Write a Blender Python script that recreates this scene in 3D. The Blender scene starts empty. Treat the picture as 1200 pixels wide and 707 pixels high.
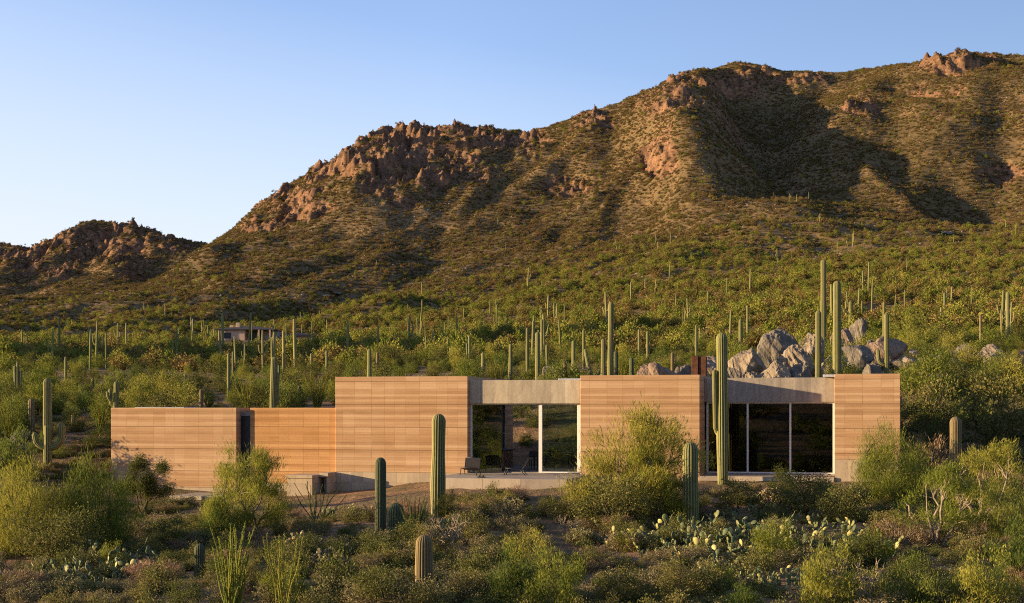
import bpy, math, random
import numpy as np
from mathutils import Vector, Matrix
random.seed(7)
rad = math.radians
sc = bpy.context.scene
COL = sc.collection
F = 1650.0          # focal length in pixels of the 1200-wide photograph
EYE = 2.8           # camera height above the house floor
HOR = 480.0         # horizon row in the photograph

# ---------------------------------------------------------------- helpers
def tag(o, label=None, cat=None, group=None, kind=None):
    if label: o['label'] = label
    if cat: o['category'] = cat
    if group: o['group'] = group
    if kind: o['kind'] = kind
    return o

def empty(name, loc=(0, 0, 0), rz=0.0):
    o = bpy.data.objects.new(name, None)
    o.empty_display_size = 0.2
    o.location = loc; o.rotation_euler = (0, 0, rz)
    COL.objects.link(o)
    return o

def mesh_np(name, V, Fs, smooth=False, attrs=None, mats=None):
    """V (n,3); Fs: list of int arrays, each (m,k)"""
    me = bpy.data.meshes.new(name)
    V = np.asarray(V, dtype=np.float32)
    if not isinstance(Fs, (list, tuple)): Fs = [Fs]
    Fs = [np.asarray(f, dtype=np.int32) for f in Fs if len(f)]
    loops = np.concatenate([f.ravel() for f in Fs])
    tot = np.concatenate([np.full(len(f), f.shape[1], dtype=np.int32) for f in Fs])
    start = np.concatenate([[0], np.cumsum(tot)[:-1]]).astype(np.int32)
    me.vertices.add(len(V)); me.vertices.foreach_set('co', V.ravel())
    me.loops.add(len(loops)); me.loops.foreach_set('vertex_index', loops)
    me.polygons.add(len(tot)); me.polygons.foreach_set('loop_start', start)
    me.polygons.foreach_set('loop_total', tot)
    me.polygons.foreach_set('use_smooth', np.full(len(tot), bool(smooth)))
    if attrs:
        for k, a in attrs.items():
            at = me.attributes.new(k, 'FLOAT', 'POINT')
            at.data.foreach_set('value', np.asarray(a, dtype=np.float32))
    me.update(calc_edges=True)
    me.validate()
    return me

def link(name, me, mat=None, parent=None, loc=None, rz=None):
    o = bpy.data.objects.new(name, me)
    if mat is not None and not me.materials: me.materials.append(mat)
    COL.objects.link(o)
    if parent is not None: o.parent = parent
    if loc is not None: o.location = loc
    if rz is not None: o.rotation_euler = (0, 0, rz)
    return o

class MB:
    def __init__(s): s.V = []; s.F3 = []; s.F4 = []; s.n = 0; s.A = []
    def add(s, V, quads=None, tris=None, attr=None):
        V = np.asarray(V, dtype=float)
        if quads is not None and len(quads): s.F4.append(np.asarray(quads) + s.n)
        if tris is not None and len(tris): s.F3.append(np.asarray(tris) + s.n)
        s.V.append(V); s.n += len(V)
        s.A.append(np.zeros(len(V)) if attr is None else np.asarray(attr))
        return s
    def box(s, x0, x1, y0, y1, z0, z1, bev=0.0, M=None):
        if bev <= 0:
            V = np.array([[x, y, z] for z in (z0, z1) for y in (y0, y1) for x in (x0, x1)], float)
            Q = [(0, 2, 3, 1), (4, 5, 7, 6), (0, 1, 5, 4), (2, 6, 7, 3), (0, 4, 6, 2), (1, 3, 7, 5)]
            T = None
        else:
            V = []; idx = {}
            c = [(x0, x1), (y0, y1), (z0, z1)]
            for sx in (0, 1):
                for sy in (0, 1):
                    for sz in (0, 1):
                        sg = [1 if t == 0 else -1 for t in (sx, sy, sz)]
                        for ax in range(3):
                            p = [c[0][sx], c[1][sy], c[2][sz]]
                            for a2 in range(3):
                                if a2 != ax: p[a2] += sg[a2] * bev
                            idx[(sx, sy, sz, ax)] = len(V); V.append(p)
            Q = []; T = []
            def q(a, b, c_, d): Q.append((idx[a], idx[b], idx[c_], idx[d]))
            for ax in range(3):
                for sd in (0, 1):
                    def k(u, v, ax_=ax):
                        t = [0, 0, 0]; t[ax] = sd; t[(ax+1) % 3] = u; t[(ax+2) % 3] = v
                        return (*t, ax)
                    L = [k(0, 0), k(1, 0), k(1, 1), k(0, 1)]
                    if sd == 0: L = L[::-1]
                    q(*L)
            for ax in range(3):       # edge strips along axis ax
                b, d = (ax+1) % 3, (ax+2) % 3
                for u in (0, 1):
                    for v in (0, 1):
                        def kk(w, face):
                            t = [0, 0, 0]; t[ax] = w; t[b] = u; t[d] = v
                            return (*t, face)
                        L = [kk(0, b), kk(1, b), kk(1, d), kk(0, d)]
                        if u == v: L = L[::-1]
                        q(*L)
            for sx in (0, 1):
                for sy in (0, 1):
                    for sz in (0, 1):
                        L = [idx[(sx, sy, sz, a)] for a in (0, 1, 2)]
                        if (sx + sy + sz) % 2 == 0: L = L[::-1]
                        T.append(L)
            V = np.array(V, float)
        if M is not None:
            V = V @ np.array(M.to_3x3()).T + np.array(M.translation)
        return s.add(V, Q, T)
    def tube(s, P, R, nv=8, ribs=0, amp=0.0, cap=True, attr=None):
        V, Q, A = tube_np(P, R, nv, ribs, amp)
        T = []
        if cap:
            n = len(P)
            V = np.vstack([V, [P[0]], [P[-1]]]); A = np.append(A, [0, 1])
            a = len(V)-2; b = len(V)-1
            for i in range(nv):
                j = (i+1) % nv
                T.append((a, j, i)); T.append((b, (n-1)*nv+i, (n-1)*nv+j))
        return s.add(V, Q, T, A if attr is None else np.full(len(V), attr))
    def mesh(s, name, smooth=False, attr=None):
        F = []
        if s.F4: F.append(np.vstack(s.F4))
        if s.F3: F.append(np.vstack(s.F3))
        return mesh_np(name, np.vstack(s.V), F, smooth, {attr: np.concatenate(s.A)} if attr else None)
    def build(s, name, mat, parent=None, smooth=False, attr=None, loc=None, rz=None):
        return link(name, s.mesh(name, smooth, attr), mat, parent, loc, rz)

def tube_np(P, R, nv, ribs=0, amp=0.0):
    P = np.asarray(P, float); n = len(P)
    R = np.broadcast_to(np.asarray(R, float), (n,))
    T = np.gradient(P, axis=0); T /= np.linalg.norm(T, axis=1)[:, None] + 1e-9
    ref = np.array([1.0, 0, 0]) if abs(T[0, 0]) < 0.8 else np.array([0, 1.0, 0])
    u = ref - T[0]*ref.dot(T[0]); u /= np.linalg.norm(u)
    a = np.arange(nv)/nv*2*np.pi
    prof = 1 + (amp*np.cos(ribs*a) if ribs else 0*a)
    rib = (np.cos(ribs*a)*.5+.5) if ribs else 0*a
    V = []
    for i in range(n):
        u = u - T[i]*u.dot(T[i]); u /= np.linalg.norm(u)+1e-9
        w = np.cross(T[i], u)
        V.append(P[i] + R[i]*prof[:, None]*(np.cos(a)[:, None]*u + np.sin(a)[:, None]*w))
    V = np.vstack(V)
    i = np.arange(n-1)[:, None]*nv; j = np.arange(nv)[None, :]; k = (j+1) % nv
    Q = np.stack([(i+j).ravel(), (i+k).ravel(), (i+nv+k).ravel(), (i+nv+j).ravel()], axis=1)
    return V, Q, np.tile(rib, n)

# ---------------------------------------------------------------- numpy noise
def _h(ix, iy, s):
    ix = ix.astype(np.int64); iy = iy.astype(np.int64)
    n = (ix*374761393 + iy*668265263 + s*1442695041) & 0xffffffff
    n = ((n ^ (n >> 13)) * 1274126177) & 0xffffffff
    n = ((n ^ (n >> 16)) * 2246822519) & 0xffffffff
    return ((n ^ (n >> 15)) & 0xffffff) / float(0xffffff)
def vn(x, y, s=0):
    ix = np.floor(x); iy = np.floor(y); fx = x-ix; fy = y-iy
    fx = fx*fx*fx*(fx*(fx*6-15)+10); fy = fy*fy*fy*(fy*(fy*6-15)+10)
    a = _h(ix, iy, s); b = _h(ix+1, iy, s); c = _h(ix, iy+1, s); d = _h(ix+1, iy+1, s)
    return (a*(1-fx)+b*fx)*(1-fy)+(c*(1-fx)+d*fx)*fy
def fbm(x, y, s=0, o=4, g=.5):
    r = 0; A = 1; t = 0
    for i in range(o):
        r = r + A*(vn(x, y, s+i*17)*2-1); t += A; A *= g; x = x*2.03+11.3; y = y*2.03-7.1
    return r/t
def worley(x, y, s=0):
    ix = np.floor(x); iy = np.floor(y); best = np.full(np.shape(x), 9.0); cid = np.zeros(np.shape(x))
    for dx in (-1, 0, 1):
        for dy in (-1, 0, 1):
            cx = ix+dx; cy = iy+dy
            px = cx+_h(cx, cy, s)*.9; py = cy+_h(cx, cy, s+5)*.9
            d = (px-x)**2+(py-y)**2
            m = d < best; best = np.where(m, d, best); cid = np.where(m, _h(cx, cy, s+9), cid)
    return np.sqrt(best), cid
def sstep(a, b, x):
    t = np.clip((x-a)/(b-a), 0, 1); return t*t*(3-2*t)

# ---------------------------------------------------------------- terrain
HT = rad(13.6); HC = math.cos(HT); HS = math.sin(HT)     # house turned this far; front line through (0,62)
def hw(s, d):                                            # house (along, deep) -> world x, y
    return (s*HC + d*HS, 62 - s*HS + d*HC)
def hs(px, d=0.0):                                       # photo column -> distance along the house at depth d
    u = (px-600)/F
    return (u*(62+d*HC) - d*HS)/(HC+u*HS)

SKY_X = [-400,-200,0,15,35,60,85,118,150,180,215,235,250,262,268,275,300,350,385,420,435,455,470,485,497,506,515,528,540,560,600,628,640,660,678,690,700,712,730,745,790,820,850,880,900,915,940,960,990,1020,1050,1100,1125,1140,1155,1165,1200,1300,1600]
SKY_Y = [330,300,285,287,292,280,262,253,258,268,280,290,289,281,275,262,240,208,190,160,151,151,152,150,147,148,160,150,143,147,151,149,153,143,131,126,131,126,115,110,88,78,72,71,76,82,82,85,84,79,75,66,60,56,57,64,62,66,90]
TX = [-200,0,150,300,450,600,750,900,1050,1200,1400]
TY = [60,80,100,150,250,400,600,850]
TT = np.array([
 [560,560,550,540,535,530,520,510,505,505,500],
 [500,500,492,485,480,478,470,462,460,465,465],
 [468,466,461,456,450,446,441,436,430,428,428],
 [434,434,432,430,427,423,416,407,400,398,395],
 [418,417,416,414,407,397,383,370,362,358,355],
 [400,399,398,396,386,370,351,335,322,316,310],
 [384,382,376,366,350,330,310,295,280,272,265],
 [368,365,345,310,290,272,252,240,225,215,205]], float)
PX = np.arange(-400, 1604, 4.0)
YR = np.exp(np.linspace(math.log(60), math.log(2600), 420))
def _blur(a, s, ax):
    r = int(3*s)+1; k = np.exp(-.5*(np.arange(-r, r+1)/s)**2); k /= k.sum()
    p = [(0, 0), (0, 0)]; p[ax] = (r, r); ap = np.pad(a, p, mode='edge')
    out = 0
    for i, w in enumerate(k):
        sl = [slice(None)]*2; sl[ax] = slice(i, i+a.shape[ax]); out = out + w*ap[tuple(sl)]
    return out
def build_table():
    ysky = np.interp(PX, SKY_X, SKY_Y)
    skyS = _blur(ysky[None, :], 5, 1)[0]
    Z = np.zeros((len(YR), len(PX)))
    left = 1-sstep(225, 300, PX)
    Yc = 1300 + 60*sstep(500, 1100, PX) + 280*left
    Cols = [np.interp(PX, TX, TT[i]) for i in range(len(TY))]
    for j, px in enumerate(PX):
        ky = list(TY); kz = [EYE+(HOR-Cols[i][j])/F*TY[i] for i in range(len(TY))]
        z850 = kz[-1]; zc = EYE+(HOR-skyS[j])/F*Yc[j]
        zm = z850+(zc-z850)*.55; zl = z850+(zc-z850)*.12
        ky += [1100]; kz += [zm*(1-left[j])+zl*left[j]]
        if left[j] > 0: ky += [1100+.5*(Yc[j]-1100)]; kz += [kz[-1]+(zc-kz[-1])*(.5-.15*left[j])]
        ky += [Yc[j], Yc[j]+500, Yc[j]+1000, 2600]; kz += [zc, zc*.45, zc*.2, zc*.15] 
        if ky[-1] <= ky[-2]: ky = ky[:-1]; kz = kz[:-1]
        Z[:, j] = np.interp(YR, ky, kz)
    Z = _blur(_blur(Z, 3.2, 0), 6, 1)
    U = (PX-600)/F
    X = U[None, :]*YR[:, None]; Yg = np.broadcast_to(YR[:, None], Z.shape)
    # spurs: polylines (px, Y), height, left width, right width (metres)
    def spur(pts, A, wl, wr, p=1.6):
        pts = np.array(pts, float)
        ys = Yg; cx = np.interp(YR, pts[:, 1], (pts[:, 0]-600)/F*pts[:, 1])[:, None]
        env = (sstep(pts[0, 1]-120, pts[0, 1]+330, YR)*(1-sstep(pts[-1, 1]-60, pts[-1, 1]+200, YR)))[:, None]
        if pts.shape[1] > 2: env = env*np.interp(YR, pts[:, 1], pts[:, 2])[:, None]
        d = X-cx; w = np.where(d < 0, wl, wr)
        return A*env*np.exp(-np.abs(d/w)**p)
    R = spur([(830, 620, .1), (805, 780, .28), (780, 930, .62), (750, 1100, .95), (738, 1200, 1), (735, 1300, .8)], 88, 250, 60)
    R += spur([(960, 700), (915, 900), (885, 1060), (865, 1180), (855, 1300)], -84, 95, 125)
    R += spur([(930, 720), (975, 850), (985, 980), (1005, 1120), (1060, 1300)], 36, 60, 360)
    R += spur([(1000, 640), (1045, 760), (1080, 900), (1110, 1000)], 20, 120, 36)
    R += spur([(1110, 640), (1130, 760), (1140, 850)], -12, 40, 50)
    R += spur([(700, 380), (770, 450), (800, 520)], 10, 120, 30)
    R += spur([(360, 850), (420, 1000), (470, 1150), (500, 1250)], 4, 160, 90)
    R += spur([(255, 640), (330, 780), (400, 920), (450, 1040), (480, 1100)], 13, 60, 50)
    R += spur([(500, 850), (560, 1000), (600, 1150)], 4, 120, 90)
    R += spur([(20, 1250), (60, 1400), (100, 1500)], 26, 90, 30)
    R += spur([(120, 1250), (170, 1400), (160, 1500)], 34, 60, 40)
    R += spur([(200, 1280), (215, 1400), (215, 1500)], 20, 60, 40)
    R += spur([(60, 560), (150, 660), (200, 760)], 10, 100, 30)
    # gullies running down the slope
    warp = 60*fbm(X/260, Yg/400, 3, 2)
    g = 1-np.abs(fbm((X+warp)/95, Yg/420, 21, 3))*2
    pxg = X/Yg*F+600
    R += (g-.6)*(1.5*sstep(330, 700, Yg)+4.5*sstep(700, 900, pxg)*sstep(330, 700, Yg))
    q = X-.30*(Yg-1000)+14*fbm(X/70, Yg/120, 23, 3)
    g2 = 1-np.abs(fbm(q/46, Yg/330, 24, 3))*2
    R += (g2-.6)*5.0*sstep(300, 520, Yg)*(1-sstep(760, 900, pxg))
    R += 5*fbm(X/60, Yg/80, 31, 3)*sstep(200, 600, Yg)
    R += 1.2*fbm(X/22, Yg/30, 33, 2)*sstep(90, 200, Yg)
    Z = Z+R
    tgt = (HOR-skyS)/F; tgb = _blur(tgt[None, :], 3, 1)[0]
    for it in range(6):
        e = (Z-EYE)/YR[:, None]
        m = _blur(e[YR > 450].max(axis=0)[None, :], 3, 1)[0]
        w = sstep(500, 950, YR)[:, None]
        Z = EYE+(Z-EYE)*(1+w*(tgb/m-1)[None, :])
    e = (Z-EYE)/YR[:, None]      # nothing nearer may stand above the crest
    lim = tgb[None, :]*(1.004-.03*sstep(100, 450, Yc[None, :]-Yg))
    sft = np.where(e > lim*.97, lim*.97+lim*.03*np.tanh((e-lim*.97)/(lim*.03)), e)
    Z = np.where(Yg > 400, EYE+sft*Yg, Z)
    # crisp outline detail (outcrops standing on the crest), real bumps of ground near the crest only
    dz = (skyS-ysky)/F
    near = np.exp(-((Yg-Yc[None, :])/45.0)**2)
    Z = Z+near*dz[None, :]*Yc[None, :]
    return Z, Yc
ZT, YC = build_table()
LYR = np.log(YR)
def far_z(x, y):
    y = np.maximum(y, 60.5)
    px = np.clip(600+F*x/y, PX[0], PX[-1]-.01)
    fi = (px-PX[0])/4.0; i = np.clip(np.floor(fi).astype(int), 0, len(PX)-2); fi = fi-i
    yy = np.clip(np.log(y), LYR[0], LYR[-1]-1e-6)
    fj = (yy-LYR[0])/(LYR[1]-LYR[0]); j = np.clip(np.floor(fj).astype(int), 0, len(YR)-2); fj = fj-j
    z = (ZT[j, i]*(1-fi)+ZT[j, i+1]*fi)*(1-fj)+(ZT[j+1, i]*(1-fi)+ZT[j+1, i+1]*fi)*fj
    return z
NX = np.array([-70, -25, -15, -8, -2, 5, 12, 18, 30, 70], float)
NY = np.array([-500, -100, -30, 0, 15, 25, 35, 42, 50, 56, 62, 68, 84], float)
NZ = np.array([
 [70]*10, [9]*10, [-1]*10, [-1.2]*10, [-1.7]*10, [-1.6]*10,
 [-1.7, -1.6, -1.55, -1.5, -1.4, -1.35, -1.3, -1.2, -1.1, -.8],
 [-1.7, -1.7, -1.6, -1.45, -1.25, -1.2, -1.2, -1.0, -.8, -.3],
 [-1.6, -1.6, -1.6, -1.35, -.95, -.85, -.85, -.6, -.3, .6],
 [-1.3, -1.45, -1.55, -1.1, -.44, -.38, -.38, -.2, .3, 1.5],
 [-.5, -.8, -1.35, -.95, -.3, -.15, -.15, .2, .9, 2.4],
 [.3, -.1, -.9, -.8, -.1, -.05, -.05, .9, 1.8, 3.2],
 [2, 1.9, 1.9, 2.1, 2.5, 2.9, 3.2, 3.6, 4.2, 5]], float)
def bil(x, y):
    x = np.clip(x, NX[0], NX[-1]-.001); y = np.clip(y, NY[0], NY[-1]-.001)
    i = np.clip(np.searchsorted(NX, x, side='right')-1, 0, len(NX)-2); j = np.clip(np.searchsorted(NY, y, side='right')-1, 0, len(NY)-2)
    fx = (x-NX[i])/(NX[i+1]-NX[i]); fy = (y-NY[j])/(NY[j+1]-NY[j])
    fx = fx*fx*(3-2*fx)*.5+fx*.5; fy = fy*fy*(3-2*fy)*.5+fy*.5
    return (NZ[j, i]*(1-fx)+NZ[j, i+1]*fx)*(1-fy)+(NZ[j+1, i]*(1-fx)+NZ[j+1, i+1]*fx)*fy
CRAGS = [ # px, py centre, half width, half height (photo), strength
 (330, 235, 60, 22, .9), (400, 195, 50, 30, 1), (450, 180, 55, 38, 1.2), (500, 175, 50, 42, 1.3), (560, 165, 60, 28, 1.1), (480, 225, 35, 18, .8),
 (620, 158, 30, 14, .8), (665, 218, 32, 12, .9), (695, 142, 25, 14, .8), (790, 108, 60, 24, .9), (860, 95, 45, 24, .9), (772, 187, 22, 18, 1.3),
 (940, 92, 50, 8, .6), (1010, 125, 22, 14, 1.1), (1120, 72, 48, 14, 1.0), (1090, 105, 50, 8, .5), (1175, 205, 25, 12, .9), (1010, 150, 12, 8, .6),
 (120, 280, 60, 26, 1.2), (200, 285, 30, 14, .9), (20, 295, 40, 20, 1.1), (60, 310, 50, 16, .7), (150, 310, 30, 18, .9), (1110, 270, 10, 6, .5),
 (540, 200, 40, 14, .6), (385, 342, 14, 5, .8), (300, 262, 40, 10, .6)]
def rockmask(x, y, z):
    yy = np.maximum(y, 60); px = 600+F*x/yy; py = HOR-(z-EYE)/yy*F
    m = np.zeros(np.shape(x))
    for cx, cy, wx, wy, s in CRAGS:
        d = ((px-cx)/wx)**2+((py-cy)/wy)**2
        m = np.maximum(m, s*np.exp(-d*d*.8))
    n = fbm(x/18, y/30, 77, 3)
    m = m*(.92+1.5*n) + .25*np.clip(fbm(x/45, y/60, 79, 3)-.35, 0, 1)*sstep(500, 900, y)
    return np.clip(m, 0, 1.4)*sstep(330, 420, y)
SH0, SH1, DP = -19.7, 16.6, 9.2
def H(x, y, want_rock=False):
    x = np.asarray(x, float); y = np.asarray(y, float)
    zn = bil(x, y); zf = far_z(x, y)
    w = sstep(64, 84, y)
    z = zn*(1-w)+zf*w
    # small relief
    z = z+.10*fbm(x/2.2, y/2.2, 41, 3)*sstep(8, 20, np.abs(y))+.25*fbm(x/9, y/9, 43, 2)*sstep(75, 110, y)
    z = z+(.45*fbm(x/5, y/6, 45, 3)+.9*fbm(x/14, y/18, 47, 2))*sstep(140, 400, y)
    rk = rockmask(x, y, z)
    big = rk > .02
    if np.any(big):
        xx = x[big] if x.ndim else x; yy = y[big] if x.ndim else y
        wx = xx+6*fbm(xx/14, yy/14, 51, 2); wy = yy*.75+6*fbm(xx/14, yy/14, 53, 2)
        f1, c1 = worley(wx/25, wy/25, 55); f2, c2 = worley(wx/6.5, wy/6.5, 57)
        f3, c3 = worley(wx/3.2, wy/3.6, 59)
        add = (c1-.5)*12*(1-.5*sstep(.35, .75, f1))+(c2-.5)*4.5*(.2+1.3*vn(xx/40, yy/50, 66))*(1-.6*sstep(.4, .8, f2))+(c3-.5)*2.4*(.3+1.2*vn(xx/30, yy/30, 68))-2.6+5*(1-np.abs(fbm(xx/11, yy/55, 69, 4))*2)-3.5
        add = add+4*fbm(xx/9, yy/16, 61, 4)
        if x.ndim: z = z.copy(); z[big] += add*np.clip(rk[big], 0, 1.2)
        else: z = z+add*np.clip(rk, 0, 1.2)
    z = z+37*np.exp(-((x+176)/46)**2-((y-184)/46)**2)   # unseen knoll off to the left, added to cast shade over the hollow
    pxh = 600+F*x/np.maximum(y, 60); wf = sstep(225, 250, pxh)*(1-sstep(375, 400, pxh))*sstep(318, 345, y)*(1-sstep(390, 415, y))
    z = z*(1-wf)+(EYE+(HOR-399)/F*y)*wf                # levelled pad of the distant house
    # keep the ground out of the house
    dx = x; dy = y-62
    s = dx*HC-dy*HS; d = dx*HS+dy*HC
    fl = np.where(s < -8.2, -.95, -.14)
    ds = np.maximum(np.maximum(SH0+.3-s, s-SH1+.3), 0); dd = np.maximum(np.maximum(.3-d, d-DP), 0)
    dist = np.hypot(ds, dd)
    z = np.minimum(z, fl+.12+dist*.55+(dist > 0)*0) if not want_rock else np.minimum(z, fl+.12+dist*.55)
    z = np.where(dist <= 0, np.minimum(z, fl), z)
    return (z, rk) if want_rock else z
def Hf(x, y): return float(H(np.array([x]), np.array([y]))[0])
def Ray(px, py, y0=22.0, y1=1500.0):
    """where the ray of a photograph pixel meets the terrain"""
    ys = np.exp(np.linspace(math.log(y0), math.log(y1), 1600))
    xs = (px-600)/F*ys; zr = EYE+(HOR-py)/F*ys
    hit = np.nonzero(H(xs, ys) >= zr)[0]
    k = hit[0] if len(hit) else 800
    return float(xs[k]), float(ys[k]), float(H(xs[k:k+1], ys[k:k+1])[0])
def At(px, Y):
    x = (px-600)/F*Y
    return (x, Y, Hf(x, Y))
def Ztop(py, Y): return EYE+(HOR-py)/F*Y

def ground_mesh():
    us = np.concatenate([np.linspace(-2.2, -.62, 50)[:-1], np.linspace(-.62, -.40, 60)[:-1], np.linspace(-.40, .40, 800), np.linspace(.40, .62, 60)[1:], np.linspace(.62, 2.2, 50)[1:]])
    ys = np.concatenate([-np.exp(np.linspace(math.log(500), math.log(12), 40)), np.linspace(-10, 20, 22), np.linspace(20, 84, 190)[1:],
        np.exp(np.linspace(math.log(84), math.log(420), 170))[1:], np.linspace(420, 900, 200)[1:], np.linspace(900, 1500, 300)[1:],
        np.linspace(1500, 1800, 60)[1:], np.linspace(1800, 2600, 30)[1:], [3200, 4500, 7000, 12000]])
    W = np.sqrt(np.maximum(ys, 0)**2+28.0**2)
    W = np.where(ys < 0, np.sqrt(ys**2*2+28.0**2), W)
    X = us[None, :]*W[:, None]; Y = np.broadcast_to(ys[:, None], X.shape)
    z, rk = H(X.ravel(), Y.ravel(), True)
    fade = sstep(2600, 4500, Y.ravel()); z = z*(1-fade)
    n, m = X.shape
    V = np.stack([X.ravel(), Y.ravel(), z], axis=1)
    i = (np.arange(n-1)[:, None]*m+np.arange(m-1)[None, :]).ravel()
    Q = np.stack([i, i+1, i+m+1, i+m], axis=1)
    return mesh_np('terrain', V, [Q], True, {'rock': rk})

# ---------------------------------------------------------------- node helpers
def newmat(name, rough=.8, spec=.3):
    m = bpy.data.materials.new(name); m.use_nodes = True
    nt = m.node_tree; b = nt.nodes['Principled BSDF']
    b.inputs['Roughness'].default_value = rough
    b.inputs['Specular IOR Level'].default_value = spec
    return m, nt, b
def nd(nt, t, **kw):
    n = nt.nodes.new(t)
    for k, v in kw.items():
        if hasattr(n, k): setattr(n, k, v)
        else: n.inputs[k.replace('_', ' ')].default_value = v
    return n
def ln(nt, a, b): nt.links.new(a, b)
def ramp(nt, stops, fac=None):
    r = nt.nodes.new('ShaderNodeValToRGB'); cr = r.color_ramp
    while len(cr.elements) < len(stops): cr.elements.new(.5)
    for e, (p, c) in zip(cr.elements, stops):
        e.position = p; e.color = (*c, 1) if len(c) == 3 else c
    if fac is not None: ln(nt, fac, r.inputs[0])
    return r
def mixc(nt, fac, a, b, mode='MIX'):
    m = nt.nodes.new('ShaderNodeMix'); m.data_type = 'RGBA'; m.blend_type = mode
    for sock, v in ((m.inputs[0], fac), (m.inputs[6], a), (m.inputs[7], b)):
        if hasattr(v, 'is_output'): ln(nt, v, sock)
        elif isinstance(v, (int, float)): sock.default_value = v
        else: sock.default_value = (*v, 1)
    return m.outputs[2]
def noise(nt, scale, detail=4, rough=.55, vec=None, dist=0):
    n = nt.nodes.new('ShaderNodeTexNoise'); n.inputs['Scale'].default_value = scale
    n.inputs['Detail'].default_value = detail; n.inputs['Roughness'].default_value = rough
    n.inputs['Distortion'].default_value = dist
    if vec is not None: ln(nt, vec, n.inputs['Vector'])
    return n
def bump(nt, b, h, s=.4, d=.02):
    n = nt.nodes.new('ShaderNodeBump'); n.inputs['Strength'].default_value = s; n.inputs['Distance'].default_value = d
    ln(nt, h, n.inputs['Height']); ln(nt, n.outputs[0], b.inputs['Normal'])
def objco(nt): return nd(nt, 'ShaderNodeTexCoord').outputs['Object']
def scaled(nt, vec, s):
    m = nt.nodes.new('ShaderNodeMapping'); m.inputs['Scale'].default_value = s
    ln(nt, vec, m.inputs['Vector']); return m.outputs[0]
def math_(nt, op, a, b=None):
    m = nt.nodes.new('ShaderNodeMath'); m.operation = op
    for i, v in enumerate((a, b)):
        if v is None: continue
        if hasattr(v, 'is_output'): ln(nt, v, m.inputs[i])
        else: m.inputs[i].default_value = v
    return m.outputs[0]

def leafmat(name, cols, trans=.35, vary=.25):
    """foliage: colour varies per leaf and per plant; light passes through"""
    m = bpy.data.materials.new(name); m.use_nodes = True; nt = m.node_tree
    nt.nodes.clear(); out = nd(nt, 'ShaderNodeOutputMaterial')
    g = nd(nt, 'ShaderNodeNewGeometry'); oi = nd(nt, 'ShaderNodeObjectInfo')
    r = ramp(nt, [(i/(len(cols)-1), c) for i, c in enumerate(cols)], g.outputs['Random Per Island'])
    hsv = nd(nt, 'ShaderNodeHueSaturation'); ln(nt, r.outputs[0], hsv.inputs['Color'])
    v = math_(nt, 'MULTIPLY_ADD', oi.outputs['Random'], vary*2); v.node.inputs[2].default_value = 1-vary
    ln(nt, v, hsv.inputs['Value'])
    h = math_(nt, 'MULTIPLY_ADD', oi.outputs['Random'], -.05); h.node.inputs[2].default_value = .525
    ln(nt, h, hsv.inputs['Hue'])
    d = nd(nt, 'ShaderNodeBsdfDiffuse'); t = nd(nt, 'ShaderNodeBsdfTranslucent'); mx = nd(nt, 'ShaderNodeMixShader')
    ln(nt, hsv.outputs[0], d.inputs[0]); ln(nt, hsv.outputs[0], t.inputs[0]); mx.inputs[0].default_value = trans
    ln(nt, d.outputs[0], mx.inputs[1]); ln(nt, t.outputs[0], mx.inputs[2]); ln(nt, mx.outputs[0], out.inputs[0])
    return m
M = {}
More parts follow.
